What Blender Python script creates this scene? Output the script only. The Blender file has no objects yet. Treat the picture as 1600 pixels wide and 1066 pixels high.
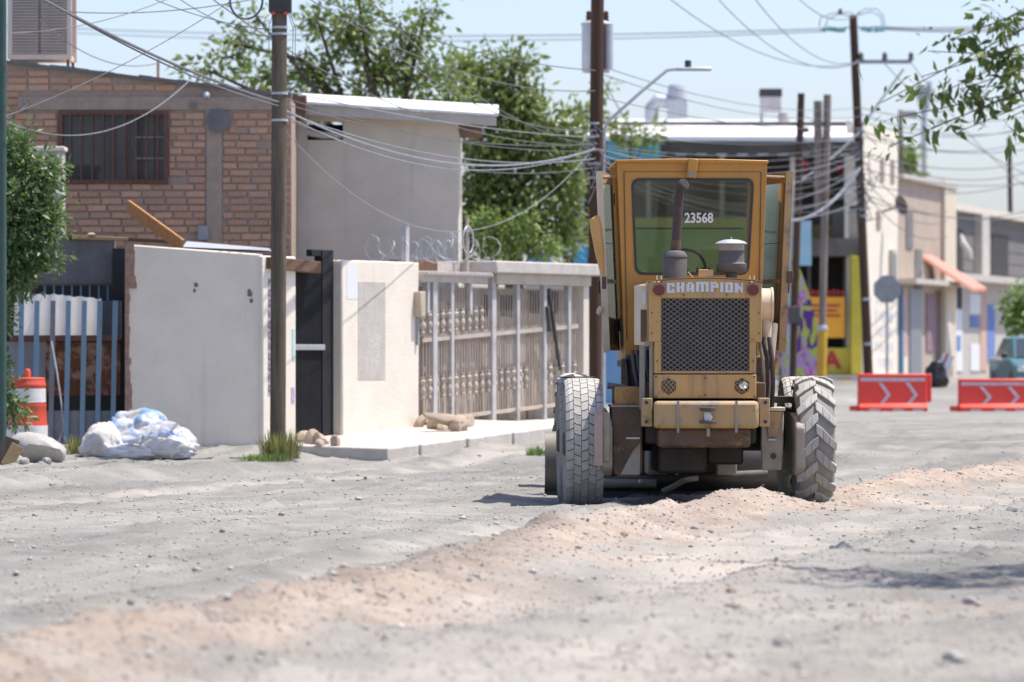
import bpy, math, random
import numpy as np
from mathutils import Vector, Matrix

# ---------------------------------------------------------------- camera, sky, sun, exposure
S = bpy.context.scene
F = 7500.0            # focal length in pixels of the 1600 px wide photograph
CAMZ, HOR = 1.45, 551.0
cd = bpy.data.cameras.new('camera'); cam = bpy.data.objects.new('camera', cd)
S.collection.objects.link(cam); S.camera = cam
cd.sensor_width = 36.0; cd.lens = F / 1600 * 36.0
cd.clip_start = 0.5; cd.clip_end = 20000
cam.location = (0, 0, CAMZ)
cam.rotation_euler = (math.radians(90) + math.atan((HOR - 533) / F), 0, 0)
cd.dof.use_dof = True; cd.dof.focus_distance = 45.4; cd.dof.aperture_fstop = 2.8

SUN = Vector((0.36, 0.06, 0.93)).normalized()
elev = math.asin(SUN.z); azim = math.atan2(SUN.x, SUN.y)
W = bpy.data.worlds.new('World'); S.world = W; W.use_nodes = True
wn = W.node_tree; wn.nodes.clear()
sky = wn.nodes.new('ShaderNodeTexSky'); sky.sky_type = 'NISHITA'; sky.sun_disc = False
sky.sun_elevation = elev; sky.sun_rotation = azim; sky.altitude = 1100
sky.air_density = 1.0; sky.dust_density = 3.8; sky.ozone_density = 2.2
bg = wn.nodes.new('ShaderNodeBackground'); bg.inputs[1].default_value = 0.142
wo = wn.nodes.new('ShaderNodeOutputWorld')
tint = wn.nodes.new('ShaderNodeMix'); tint.data_type = 'RGBA'; tint.blend_type = 'MULTIPLY'; tint.inputs[0].default_value = 1.0; tint.inputs[7].default_value = (1.03, 1.0, 1.10, 1)
wn.links.new(sky.outputs[0], tint.inputs[6]); wn.links.new(tint.outputs[2], bg.inputs[0]); wn.links.new(bg.outputs[0], wo.inputs[0])
sd = bpy.data.lights.new('sun', 'SUN'); sd.energy = 4.4; sd.angle = math.radians(0.55); sd.color = (1.0, 0.945, 0.86)
so = bpy.data.objects.new('sun', sd); S.collection.objects.link(so)
so.rotation_euler = SUN.to_track_quat('Z', 'Y').to_euler(); so.location = (20, 20, 60)
vs = S.view_settings
vs.view_transform = 'Standard'; vs.look = 'None'; vs.gamma = 1.0; vs.use_curve_mapping = False
vs.exposure = 0.57
S.cycles.max_bounces = 6; S.cycles.transparent_max_bounces = 12

# ---------------------------------------------------------------- helpers
R = random.Random(7)
COL = S.collection

def at(px, py, Y):
    return Vector(((px - 800) / F * Y, Y, CAMZ + (HOR - py) / F * Y))

class MB:
    """collects shapes, builds ONE mesh object"""
    def __init__(s): s.v = []; s.f = []
    def add(s, vs_, fs_):
        o = len(s.v); s.v += [tuple(p) for p in vs_]; s.f += [tuple(i + o for i in f) for f in fs_]; return s
    def box(s, x0, x1, y0, y1, z0, z1, M=None):
        p = [Vector(c) for c in ((x0,y0,z0),(x1,y0,z0),(x1,y1,z0),(x0,y1,z0),(x0,y0,z1),(x1,y0,z1),(x1,y1,z1),(x0,y1,z1))]
        if M is not None: p = [M @ q for q in p]
        return s.add(p, [(0,3,2,1),(4,5,6,7),(0,1,5,4),(1,2,6,5),(2,3,7,6),(3,0,4,7)])
    def beam(s, a, b, w, h, up=(0,0,1)):
        a = Vector(a); b = Vector(b); d = b - a; L = d.length
        z = d.normalized(); x = Vector(up).cross(z)
        if x.length < 1e-4: x = Vector((1,0,0)).cross(z)
        x.normalize(); y = z.cross(x)
        M = Matrix((x, y, z)).transposed().to_4x4(); M.translation = a
        return s.box(-w/2, w/2, -h/2, h/2, 0, L, M)
    def prism(s, poly, a, b, axis='y'):
        """extrude a polygon; axis y: poly=(x,z), axis x: poly=(y,z), axis z: poly=(x,y)"""
        n = len(poly)
        def P(p, t):
            return (p[0], t, p[1]) if axis == 'y' else ((t, p[0], p[1]) if axis == 'x' else (p[0], p[1], t))
        vs_ = [P(p, a) for p in poly] + [P(p, b) for p in poly]
        fs_ = [tuple(range(n)), tuple(range(2*n-1, n-1, -1))]
        fs_ += [(i, i+n, (i+1) % n + n, (i+1) % n) for i in range(n)]
        return s.add(vs_, fs_)
    def cyl(s, a, b, r0, r1=None, n=14, caps=True):
        r1 = r0 if r1 is None else r1
        a = Vector(a); b = Vector(b); z = (b - a).normalized()
        x = z.orthogonal().normalized(); y = z.cross(x)
        vs_ = []
        for c, r in ((a, r0), (b, r1)):
            vs_ += [c + (x*math.cos(2*math.pi*i/n) + y*math.sin(2*math.pi*i/n))*r for i in range(n)]
        fs_ = [(i, (i+1) % n, (i+1) % n + n, i + n) for i in range(n)]
        if caps: fs_ += [tuple(range(n-1, -1, -1)), tuple(range(n, 2*n))]
        return s.add(vs_, fs_)
    def tube(s, pts, r, n=6):
        pts = [Vector(p) for p in pts]; m = len(pts)
        rs = r if isinstance(r, (list, tuple)) else [r]*m
        t0 = (pts[1]-pts[0]).normalized(); x = t0.orthogonal().normalized(); vs_ = []
        for k in range(m):
            t = (pts[min(k+1, m-1)] - pts[max(k-1, 0)]).normalized()
            x = (x - t*x.dot(t)).normalized(); y = t.cross(x)
            vs_ += [pts[k] + (x*math.cos(2*math.pi*i/n) + y*math.sin(2*math.pi*i/n))*rs[k] for i in range(n)]
        fs_ = [(k*n+i, k*n+(i+1) % n, (k+1)*n+(i+1) % n, (k+1)*n+i) for k in range(m-1) for i in range(n)]
        fs_ += [tuple(range(n-1, -1, -1)), tuple(range((m-1)*n, m*n))]
        return s.add(vs_, fs_)
    def lathe(s, prof, n=24, M=None):
        """prof: (radius, height) about local z"""
        m = len(prof); vs_ = []
        for r, z in prof:
            for i in range(n):
                a = 2*math.pi*i/n; p = Vector((r*math.cos(a), r*math.sin(a), z)); vs_.append(M @ p if M is not None else p)
        fs_ = [(k*n+i, k*n+(i+1) % n, (k+1)*n+(i+1) % n, (k+1)*n+i) for k in range(m-1) for i in range(n)]
        fs_ += [tuple(range(n-1, -1, -1)), tuple(range((m-1)*n, m*n))]
        return s.add(vs_, fs_)
    def mesh(s, name, mat, smooth=True):
        me = bpy.data.meshes.new(name); me.from_pydata(s.v, [], s.f); me.update()
        if mat: me.materials.append(mat)
        if smooth and len(me.polygons):
            me.polygons.foreach_set('use_smooth', [True]*len(me.polygons)); me.set_sharp_from_angle(angle=math.radians(38))
        return me
    def build(s, name, mat, parent=None, loc=None, rot=None, bevel=0, smooth=True):
        o = bpy.data.objects.new(name, s.mesh(name, mat, smooth)); COL.objects.link(o)
        if parent is not None: o.parent = parent
        if loc is not None: o.location = loc
        if rot is not None: o.rotation_euler = rot
        if bevel:
            m = o.modifiers.new('bevel', 'BEVEL'); m.width = bevel; m.segments = 2; m.limit_method = 'ANGLE'; m.angle_limit = math.radians(40)
        return o

def tag(o, label=None, cat=None, group=None, kind=None):
    for k, v in (('label', label), ('category', cat), ('group', group), ('kind', kind)):
        if v: o[k] = v
    return o
def thing(name, label, cat, loc=(0,0,0), rz=0, group=None):
    o = bpy.data.objects.new(name, None); COL.objects.link(o); o.empty_display_size = 0.2
    o.location = loc; o.rotation_euler = (0, 0, rz)
    return tag(o, label, cat, group)
def inst(name, me, parent=None, loc=(0,0,0), rot=(0,0,0), scale=(1,1,1)):
    o = bpy.data.objects.new(name, me); COL.objects.link(o); o.parent = parent
    o.location = loc; o.rotation_euler = rot; o.scale = scale
    return o
def rotz(a): return Matrix.Rotation(a, 4, 'Z')

# ---- numpy value noise
def _h(ix, iy, sd):
    n = (ix*374761393 + iy*668265263 + sd*362437) & 0x7fffffff
    n = ((n ^ (n >> 13))*1274126177) & 0x7fffffff
    return ((n ^ (n >> 16)) & 0xffff) / 65535.0
def vnoise(x, y, sd=0):
    x = np.asarray(x, float); y = np.asarray(y, float)
    ix = np.floor(x).astype(np.int64); iy = np.floor(y).astype(np.int64)
    fx = x - ix; fy = y - iy; fx = fx*fx*(3-2*fx); fy = fy*fy*(3-2*fy)
    a = _h(ix, iy, sd); b = _h(ix+1, iy, sd); c = _h(ix, iy+1, sd); d = _h(ix+1, iy+1, sd)
    return (a*(1-fx)+b*fx)*(1-fy) + (c*(1-fx)+d*fx)*fy
def fbm(x, y, oct_=4, sd=0):
    s = 0; a = .5
    for k in range(oct_):
        s = s + a*(vnoise(x*2**k, y*2**k, sd+k)-.5)*2; a *= .5
    return s
def sst(a, b, x):
    t = np.clip((np.asarray(x, float)-a)/(b-a), 0, 1); return t*t*(3-2*t)

# ---- materials
def ramp(N, pos0, c0, pos1, c1):
    r = N.new('ShaderNodeValToRGB'); e = r.color_ramp.elements
    e[0].position = pos0; e[0].color = (*c0, 1) if len(c0) == 3 else c0
    e[1].position = pos1; e[1].color = (*c1, 1) if len(c1) == 3 else c1
    return r
def noise(N, L, vec, scale, detail=5, rough=.6, dist=0):
    n = N.new('ShaderNodeTexNoise'); n.inputs['Scale'].default_value = scale
    n.inputs['Detail'].default_value = detail; n.inputs['Roughness'].default_value = rough; n.inputs['Distortion'].default_value = dist
    if vec is not None: L.new(vec, n.inputs['Vector'])
    return n.outputs['Fac']
def mix(N, L, fac, a, b, typ='MIX'):
    m = N.new('ShaderNodeMix'); m.data_type = 'RGBA'; m.blend_type = typ
    for sock, v in ((m.inputs[0], fac), (m.inputs[6], a), (m.inputs[7], b)):
        if hasattr(v, 'is_output'): L.new(v, sock)
        elif isinstance(v, (int, float)): sock.default_value = v
        else: sock.default_value = (*v, 1)
    return m.outputs[2]
def pmat(name, c1, c2=None, scale=4, rough=.8, metal=0, bump=0, bscale=60, rust=0, rustc=(.16,.06,.025), rscale=6,
         dust=0, dustc=(.45,.40,.34), rnd=0, stretch=None, alpha=None, spec=None, stain=0, stainc=(.12,.10,.09), lo=.35, hi=.68, streak=0, streakc=(.2,.17,.14), sscale=9):
    m = bpy.data.materials.new(name); m.use_nodes = True
    N = m.node_tree.nodes; L = m.node_tree.links; b = N['Principled BSDF']
    tc = N.new('ShaderNodeTexCoord'); vec = tc.outputs['Object']
    oi = N.new('ShaderNodeObjectInfo')
    off = N.new('ShaderNodeVectorMath'); off.operation = 'MULTIPLY_ADD'
    L.new(oi.outputs['Random'], off.inputs[0]); off.inputs[1].default_value = (37, 17, 53); L.new(vec, off.inputs[2]); vec = off.outputs[0]
    if stretch:
        mp = N.new('ShaderNodeMapping'); mp.inputs['Scale'].default_value = stretch; L.new(vec, mp.inputs['Vector']); vec2 = mp.outputs[0]
    else: vec2 = vec
    c2 = c2 or tuple(x*.8 for x in c1)
    r = ramp(N, lo, c1, hi, c2); L.new(noise(N, L, vec2, scale, 7, .62), r.inputs[0]); col = r.outputs[0]
    rg = None
    if stain:
        k = ramp(N, 1-stain, (0,0,0), min(1, 1-stain+.12), (1,1,1)); L.new(noise(N, L, vec2, scale*.55+.7, 8, .7, .5), k.inputs[0])
        col = mix(N, L, k.outputs[0], col, stainc)
    if streak:
        mp3 = N.new('ShaderNodeMapping'); mp3.inputs['Scale'].default_value = (1, 1, .07); L.new(vec, mp3.inputs['Vector'])
        k = ramp(N, 1-streak, (0,0,0), min(1, 1-streak+.22), (.75,.75,.75)); L.new(noise(N, L, mp3.outputs[0], sscale, 5, .65), k.inputs[0])
        col = mix(N, L, k.outputs[0], col, streakc)
    if rust:
        k = ramp(N, 1-rust, (0,0,0), min(1, 1-rust+.09), (1,1,1)); L.new(noise(N, L, vec, rscale, 9, .72, .3), k.inputs[0])
        rv = mix(N, L, noise(N, L, vec, rscale*5, 4), rustc, tuple(x*1.9 for x in rustc))
        col = mix(N, L, k.outputs[0], col, rv); rg = k.outputs[0]
    if dust:
        g = N.new('ShaderNodeNewGeometry'); sx = N.new('ShaderNodeSeparateXYZ'); L.new(g.outputs['Normal'], sx.inputs[0])
        mr = N.new('ShaderNodeMapRange'); mr.inputs[1].default_value = -.5; mr.inputs[2].default_value = .9
        mr.inputs[3].default_value = .12; mr.inputs[4].default_value = 1; L.new(sx.outputs[2], mr.inputs[0])
        mu = N.new('ShaderNodeMath'); mu.operation = 'MULTIPLY'; L.new(mr.outputs[0], mu.inputs[0])
        k = ramp(N, .3, (0,0,0), .75, (1,1,1)); L.new(noise(N, L, vec, 5, 8, .7), k.inputs[0])
        ad = N.new('ShaderNodeMath'); ad.operation = 'MULTIPLY_ADD'; L.new(k.outputs[0], ad.inputs[0]); ad.inputs[1].default_value = dust; ad.inputs[2].default_value = dust*.45
        L.new(ad.outputs[0], mu.inputs[1]); mu.use_clamp = True
        col = mix(N, L, mu.outputs[0], col, dustc)
    if rnd:
        hs = N.new('ShaderNodeHueSaturation'); L.new(col, hs.inputs['Color'])
        mr2 = N.new('ShaderNodeMapRange'); L.new(oi.outputs['Random'], mr2.inputs[0]); mr2.inputs[3].default_value = 1-rnd; mr2.inputs[4].default_value = 1+rnd
        L.new(mr2.outputs[0], hs.inputs['Value']); col = hs.outputs[0]
    L.new(col, b.inputs['Base Color'])
    b.inputs['Roughness'].default_value = rough; b.inputs['Metallic'].default_value = metal
    if spec is not None: b.inputs['Specular IOR Level'].default_value = spec
    if bump:
        bp = N.new('ShaderNodeBump'); bp.inputs['Strength'].default_value = min(1, bump); bp.inputs['Distance'].default_value = .02*max(1, bump)
        L.new(noise(N, L, vec2, bscale, 6, .65), bp.inputs['Height']); L.new(bp.outputs[0], b.inputs['Normal'])
    return m
def glassmat(name, tint, rough=.03, alpha=.5, dcol=(.42,.40,.35)):
    """tinted sheet glass: transparent with a coat of reflection"""
    m = bpy.data.materials.new(name); m.use_nodes = True; N = m.node_tree.nodes; L = m.node_tree.links
    N.clear(); out = N.new('ShaderNodeOutputMaterial'); t = N.new('ShaderNodeBsdfTransparent'); t.inputs[0].default_value = (*tint, 1)
    d = N.new('ShaderNodeBsdfDiffuse'); d.inputs[0].default_value = (*dcol, 1)
    g = N.new('ShaderNodeBsdfGlossy'); g.inputs['Roughness'].default_value = rough
    tc = N.new('ShaderNodeTexCoord'); r = ramp(N, .3, (alpha*.5,)*3, .75, (alpha,)*3); L.new(noise(N, L, tc.outputs['Object'], 3, 6, .65), r.inputs[0])
    m1 = N.new('ShaderNodeMixShader'); L.new(r.outputs[0], m1.inputs[0]); L.new(t.outputs[0], m1.inputs[1]); L.new(d.outputs[0], m1.inputs[2])
    fr = N.new('ShaderNodeFresnel'); fr.inputs[0].default_value = 1.45
    m2 = N.new('ShaderNodeMixShader'); L.new(fr.outputs[0], m2.inputs[0]); L.new(m1.outputs[0], m2.inputs[1]); L.new(g.outputs[0], m2.inputs[2])
    L.new(m2.outputs[0], out.inputs[0]); return m
def leafmat(name, c1, c2, c3):
    m = bpy.data.materials.new(name); m.use_nodes = True; N = m.node_tree.nodes; L = m.node_tree.links; b = N['Principled BSDF']
    g = N.new('ShaderNodeNewGeometry'); r = N.new('ShaderNodeValToRGB'); e = r.color_ramp.elements
    e[0].position = 0; e[0].color = (*c1, 1); e[1].position = 1; e[1].color = (*c3, 1); x = e.new(.55); x.color = (*c2, 1)
    L.new(g.outputs['Random Per Island'], r.inputs[0]); L.new(r.outputs[0], b.inputs['Base Color']); b.inputs['Roughness'].default_value = .45
    tr = N.new('ShaderNodeBsdfTranslucent'); cm = mix(N, L, .5, r.outputs[0], (.22, .34, .05)); L.new(cm, tr.inputs[0])
    ms = N.new('ShaderNodeMixShader'); ms.inputs[0].default_value = .35; L.new(b.outputs[0], ms.inputs[1]); L.new(tr.outputs[0], ms.inputs[2])
    L.new(ms.outputs[0], N['Material Output'].inputs[0]); return m

M = {}
YC = (.50, .255, .045); YC2 = (.41, .215, .05)
M['yellow'] = pmat('grader_yellow', (.55,.30,.07), (.45,.25,.07), 3, .65, rust=.42, rustc=(.10,.05,.03), rscale=7, dust=.36, bump=.15, bscale=50, streak=.50, streakc=(.22,.135,.06), sscale=13, stain=.44, stainc=(.34,.25,.15))
M['yellow_worn'] = pmat('grader_yellow_worn', (.47,.28,.08), (.33,.20,.08), 5, .7, rust=.47, rustc=(.12,.055,.025), rscale=5, dust=.55, bump=.25)
M['yellow_cab'] = pmat('cab_yellow', (.54,.245,.022), (.44,.20,.025), 2, .5, rust=.37, rustc=(.14,.07,.03), rscale=10, dust=.14, streak=.46, streakc=(.30,.14,.03), sscale=12, stain=.40, stainc=(.36,.20,.06))
M['cream'] = pmat('cream_paint', (.66,.55,.40), (.55,.44,.30), 5, .6, rust=.33, dust=.3)
M['rusty'] = pmat('rusty_steel', (.12,.062,.028), (.05,.03,.02), 6, .85, rust=.42, rustc=(.24,.10,.02), rscale=4, dust=.22, bump=.4)
M['oily'] = pmat('oily_iron', (.016,.013,.011), (.035,.024,.018), 5, .7, rust=.38, rustc=(.10,.04,.015), dust=.10, bump=.3)
M['black'] = pmat('black_paint', (.018,.018,.02), (.03,.03,.032), 6, .6, dust=.12)
M['muffler'] = pmat('muffler_iron', (.06,.057,.06), (.04,.036,.036), 7, .75, rust=.3, dust=.25)
M['pipe'] = pmat('exhaust_pipe', (.045,.028,.026), (.075,.045,.04), 9, .8, rust=.4, rustc=(.10,.05,.04), dust=.05)
M['dustysteel'] = pmat('dusty_steel', (.30,.265,.21), (.20,.17,.13), 6, .85, rust=.3, dust=.6, bump=.3)
M['plum'] = pmat('tail_lamp_red', (.16,.012,.02), (.12,.01,.015), 9, .35, dust=.1)
M['white_print'] = pmat('white_print', (.70,.69,.70), (.55,.54,.56), 30, .6, stain=.3, stainc=(.45,.32,.15))
M['mesh'] = pmat('expanded_metal', (.22,.19,.15), (.15,.13,.10), 12, .6, dust=.35)
M['rubber'] = pmat('dusty_rubber', (.24,.225,.20), (.17,.158,.14), 6, .95, dust=.55, dustc=(.46,.425,.37), bump=.35, bscale=45, spec=.15)
M['rubber_lug'] = pmat('dusty_tread', (.34,.325,.295), (.26,.245,.22), 7, .95, dust=.7, dustc=(.56,.535,.485), rnd=.10, stain=.42, stainc=(.20,.185,.165), bump=.45, bscale=60, spec=.15)
M['rim'] = pmat('wheel_rim', (.36,.29,.22), (.25,.17,.12), 6, .8, rust=.35, dust=.5)
M['pinkplate'] = pmat('dusty_pink_plate', (.42,.30,.25), (.32,.20,.15), 8, .85, rust=.3, dust=.5)
M['chrome'] = pmat('chrome', (.75,.72,.68), (.6,.58,.55), 8, .18, metal=1.0)
M['rag'] = pmat('pale_rag', (.66,.62,.57), (.5,.46,.42), 20, .9)
M['wood'] = pmat('weathered_wood', (.165,.135,.098), (.085,.072,.053), 3, .9, stretch=(6,6,.5), bump=.5, bscale=14, spec=.2)
M['wood_pale'] = pmat('pale_lumber', (.52,.36,.19), (.38,.24,.12), 3, .85, stretch=(1,6,6), bump=.2)
M['wood_orange'] = pmat('orange_plank', (.42,.20,.06), (.30,.14,.05), 3, .85, stretch=(1,6,6))
M['wood_dark'] = pmat('brown_beam', (.17,.095,.05), (.11,.06,.035), 3, .85, stretch=(1,6,6))
M['pole_brown'] = pmat('creosote_pole', (.10,.058,.04), (.06,.038,.028), 2, .9, stretch=(6,6,.4), bump=.4, bscale=12, spec=.2)
M['pole_grey'] = pmat('grey_pole', (.30,.26,.22), (.17,.12,.09), 2, .9, stretch=(5,5,.5), bump=.4, bscale=12, spec=.2)
M['galv'] = pmat('galvanised_steel', (.50,.53,.56), (.40,.43,.46), 5, .5, metal=.35, dust=.15)
M['greysteel'] = pmat('grey_steel', (.33,.34,.35), (.25,.26,.27), 6, .6, dust=.2)
M['wire'] = pmat('cable_sheath', (.16,.16,.17), (.10,.10,.11), 10, .6)
M['wire_pale'] = pmat('pale_cable', (.30,.31,.33), (.20,.21,.23), 10, .5)
M['green_pole'] = pmat('green_paint', (.018,.075,.055), (.012,.055,.045), 6, .45, dust=.12)
M['concrete'] = pmat('grey_render', (.65,.59,.495), (.57,.515,.43), 2.2, .92, bump=.25, bscale=30, stain=.33, stainc=(.45,.42,.38), streak=.42, streakc=(.42,.39,.35), sscale=5)
M['concrete_dark'] = pmat('dark_render', (.20,.19,.185), (.14,.135,.13), 3, .95, bump=.8, bscale=16, stain=.3)
M['concrete_pale'] = pmat('pale_concrete', (.53,.49,.44), (.43,.395,.35), 4, .9, bump=.5, bscale=30, stain=.33, stainc=(.33,.30,.27))
M['white_wall'] = pmat('whitewashed_wall', (.77,.70,.59), (.70,.635,.53), 2.2, .9, bump=.35, bscale=26, stain=.34, stainc=(.60,.545,.475), streak=.40, streakc=(.56,.50,.43), sscale=6)
M['white_roof'] = pmat('white_roof_coating', (.82,.81,.79), (.76,.75,.73), 3, .6)
M['mortar'] = pmat('mortar', (.43,.325,.245), (.34,.255,.195), 9, .95, bump=.6, bscale=40)
M['brick'] = pmat('brick_clay', (.58,.32,.195), (.48,.265,.165), 7, .92, rnd=.15, bump=.4, bscale=50, stain=.5, stainc=(.40,.30,.235))
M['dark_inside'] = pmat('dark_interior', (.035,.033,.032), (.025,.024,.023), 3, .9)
M['rust_red'] = pmat('rust_red_paint', (.16,.062,.04), (.11,.045,.03), 8, .75, dust=.1)
M['blue_slat'] = pmat('faded_blue_paint', (.15,.30,.43), (.20,.31,.40), 7, .75, rust=.36, rustc=(.13,.09,.07), rscale=5, dust=.15)
M['tin'] = pmat('whitened_tin', (.68,.66,.62), (.58,.55,.51), 4, .6, rust=.30, rustc=(.30,.15,.08), rscale=4)
M['tin_rust'] = pmat('rusted_sheet', (.20,.075,.035), (.11,.045,.025), 4, .9, rust=.5, rustc=(.27,.17,.12), rscale=3)
M['tin_grey'] = pmat('grey_sheet', (.30,.31,.33), (.22,.23,.25), 4, .7, rust=.3)
M['gate_black'] = pmat('black_gate', (.014,.015,.017), (.02,.021,.024), 4, .65, dust=.025, spec=.25)
M['white_metal'] = pmat('flaking_white_paint', (.60,.61,.62), (.50,.50,.50), 6, .6, rust=.38, rustc=(.24,.15,.10), rscale=8)
M['bar_rust'] = pmat('rusty_bar', (.52,.46,.39), (.40,.31,.24), 8, .8, rust=.3, rustc=(.25,.14,.08))
M['dust_panel'] = pmat('dusty_backboard', (.50,.44,.385), (.38,.31,.255), 2.2, .95, stretch=(3,3,.8), stain=.36, stainc=(.27,.17,.11))
M['orange'] = pmat('orange_plastic', (.70,.075,.03), (.64,.065,.028), 5, .45, dust=.14)
M['reflect'] = pmat('reflective_band', (.78,.77,.75), (.68,.67,.66), 9, .4, dust=.1)
M['red_plastic'] = pmat('red_barrier_plastic', (.80,.05,.03), (.70,.05,.03), 3, .5, dust=.04, stain=.3, stainc=(.62,.07,.05))
M['chev'] = pmat('grey_reflective', (.56,.53,.57), (.42,.40,.44), 9, .4)
M['sack'] = pmat('woven_sack', (.66,.635,.60), (.50,.475,.445), 5, .6, bump=.35, bscale=90, stain=.3, stainc=(.36,.32,.29))
M['sack_blue'] = pmat('blue_print', (.05,.22,.55), (.08,.28,.55), 9, .6)
M['stone'] = pmat('limestone', (.50,.47,.43), (.36,.335,.305), 5, .95, bump=.7, bscale=20, rnd=.15)
M['stone_tan'] = pmat('tan_rubble', (.54,.43,.33), (.42,.32,.24), 6, .95, bump=.7, bscale=25, rnd=.15)
M['bark'] = pmat('bark', (.12,.085,.06), (.07,.05,.038), 5, .95, stretch=(3,3,.6), bump=.7, bscale=16)
M['leaf_a'] = leafmat('tree_leaf', (.11,.15,.04), (.20,.25,.07), (.33,.38,.13))
M['leaf_b'] = leafmat('shrub_leaf', (.06,.11,.035), (.12,.19,.075), (.25,.32,.17))
M['leaf_c'] = leafmat('near_leaf', (.05,.085,.02), (.11,.16,.04), (.17,.21,.075))
M['grass'] = leafmat('dry_grass', (.15,.17,.05), (.27,.24,.10), (.42,.36,.19))
M['grass_g'] = leafmat('green_grass', (.10,.17,.045), (.15,.23,.07), (.26,.31,.13))
M['dustwhite'] = pmat('dusty_casting', (.50,.45,.39), (.40,.34,.28), 8, .9, rnd=.15, stain=.4, stainc=(.33,.25,.19))
M['white_metal'] = pmat('flaking_white_paint', (.50,.49,.48), (.40,.38,.36), 6, .6, rust=.42, rustc=(.24,.15,.10), rscale=6, stain=.4, stainc=(.36,.29,.23))

# ================================================================ GROUND
CREST = np.array([(-3.2,14),(-2.6,18),(-2.2,20.8),(-1.6,24.1),(-.89,27.9),(.0,33.4),(1.2,39.8),(2.15,43.2),(3.35,47.4),(4.6,51.5),(6.4,57.0),(9,64),(14,74)])
EDGE = np.array([(-3,14),(-1.3,20),(-.3,23.7),(1.3,29.6),(2.9,36.4),(4.85,45.5),(7.5,55),(12,68)])
def side_dist(x, y, line):
    """signed distance to a polyline, positive to its right"""
    x = np.asarray(x, float); y = np.asarray(y, float); best = np.full(x.shape, 1e9); sg = np.zeros(x.shape)
    for (ax, ay), (bx, by) in zip(line[:-1], line[1:]):
        dx, dy = bx-ax, by-ay; L2 = dx*dx+dy*dy
        t = np.clip(((x-ax)*dx+(y-ay)*dy)/L2, 0, 1)
        ex = x-(ax+t*dx); ey = y-(ay+t*dy); d = np.hypot(ex, ey); c = dy*ex-dx*ey
        m = d < best; best = np.where(m, d, best); sg = np.where(m, np.sign(c), sg)
    return best*sg
def gbase(x, y):
    z = .28*sst(57.5, 64.5, y) + .45*sst(99, 121, y)
    z = z + .12*sst(0, 1, (np.asarray(x)*0 + 1.2 - np.asarray(x))/3)*sst(63, 69, y)*(1-sst(72, 90, y))
    # verge on the left, a worn earth bank
    ax, ay, bx, by = -5.3, 50.6, -2.45, 58.6; L = math.hypot(bx-ax, by-ay)
    d = -((x-ax)*(by-ay) - (y-ay)*(bx-ax))/L
    z = z + .13*sst(-.1, .55, d + .25*fbm(x*1.3, y*1.3, 3, 40))*(1-sst(58.5, 60, y)*sst(-3.1, -2.3, x))
    return z
def gz(x, y, fine=True):
    x = np.asarray(x, float); y = np.asarray(y, float)
    z = gbase(x, y)
    wob = .35*fbm(x*.5, y*.5, 3, 5)
    d = side_dist(x, y, CREST) + wob
    w = np.where(d < 0, .30, .62)
    amp = .185 + .08*fbm(x*1.1, y*1.1, 4, 9)
    dip = 1 - .95*np.exp(-(((x-2.8)/.42)**2 + ((y-44.9)/1.5)**2)) - .6*np.exp(-(((x-2.7)/.5)**2 + ((y-48)/1.6)**2))
    z = z + amp*dip*np.exp(-(d/w)**2)*(1-sst(62, 70, y))
    e = side_dist(x, y, EDGE) + .5*wob
    z = z + (.10*sst(-.1, .18, e) - .03*sst(.3, 1.6, e))*(1-sst(50, 62, y))
    # a low grey swell and tyre ruts along the graded road
    z = z - .035*np.exp(-((d+1.0)/.28)**2) + .03*np.exp(-((d+1.45)/.22)**2) - .03*np.exp(-((d+2.7)/.3)**2)
    near = 1-sst(70, 110, y)
    v = side_dist(x, y, np.array([(-5.6,41.5),(-4.4,46),(-3.4,50),(-2.2,54.5),(-1.1,58.5),(.2,63),(1.5,68)])) + .3*fbm(x*.9, y*.6, 4, 120)
    z = z + .045*np.exp(-((v+.25)/.16)**2)*sst(-.3, .3, fbm(x*1.1, y*.9, 3, 130)) - .02*np.exp(-((v-.1)/.2)**2)
    z = z + near*.035*fbm(x*.7, y*.7, 3, 1)
    if fine:
        cl = np.abs(fbm(x*3.1, y*2.2, 4, 71)); ro = .35+.65*np.exp(-((d-.2)/.8)**2); z = z + near*(.018*fbm(x*2.6, y*1.7, 4, 2) + ro*(.02*fbm(x*5, y*3.6, 4, 77) + .02*np.abs(fbm(x*9, y*6, 3, 3))) + .075*np.clip(cl-.34, 0, 1)*2)
        # scrape lines left by the blade
        z = z + near*.012*fbm(d*7, y*.35, 3, 90)
    # flattened under the wheels of the grader
    for wx, wy in ((.68,45.6),(2.86,45.6),(.64,47.15),(2.82,47.15)):
        k = np.exp(-(((x-wx)/.42)**2 + ((y-wy)/.55)**2)**2); z = z*(1-k) - .045*k
    return z
def gz1(x, y): return float(gz(np.array([x]), np.array([y]))[0])

def grow(a, step, f, end):
    out = [a]
    while out[-1] < end: step *= f; out.append(out[-1]+step)
    return out
xs = np.arange(-6.5, 8.0, .085)
xl = [-v for v in grow(6.5, .09, 1.14, 9000)][1:][::-1]; xr = grow(xs[-1], .09, 1.14, 9000)[1:]
xs = np.concatenate([xl, xs, xr])
ys = np.concatenate([[-300, -100, -30, -5, 5, 10, 13], np.arange(15.5, 66, .115), grow(66, .12, 1.045, 9500)])
GX, GY = np.meshgrid(xs, ys); GZ = gz(GX, GY)
nx, ny = len(xs), len(ys)
me = bpy.data.meshes.new('ground'); nv = nx*ny
me.vertices.add(nv); me.vertices.foreach_set('co', np.stack([GX, GY, GZ], -1).ravel())
i = np.arange(nv).reshape(ny, nx); q = np.stack([i[:-1,:-1], i[:-1,1:], i[1:,1:], i[1:,:-1]], -1).reshape(-1, 4)
me.loops.add(q.size); me.loops.foreach_set('vertex_index', q.ravel().astype(np.int32))
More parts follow.
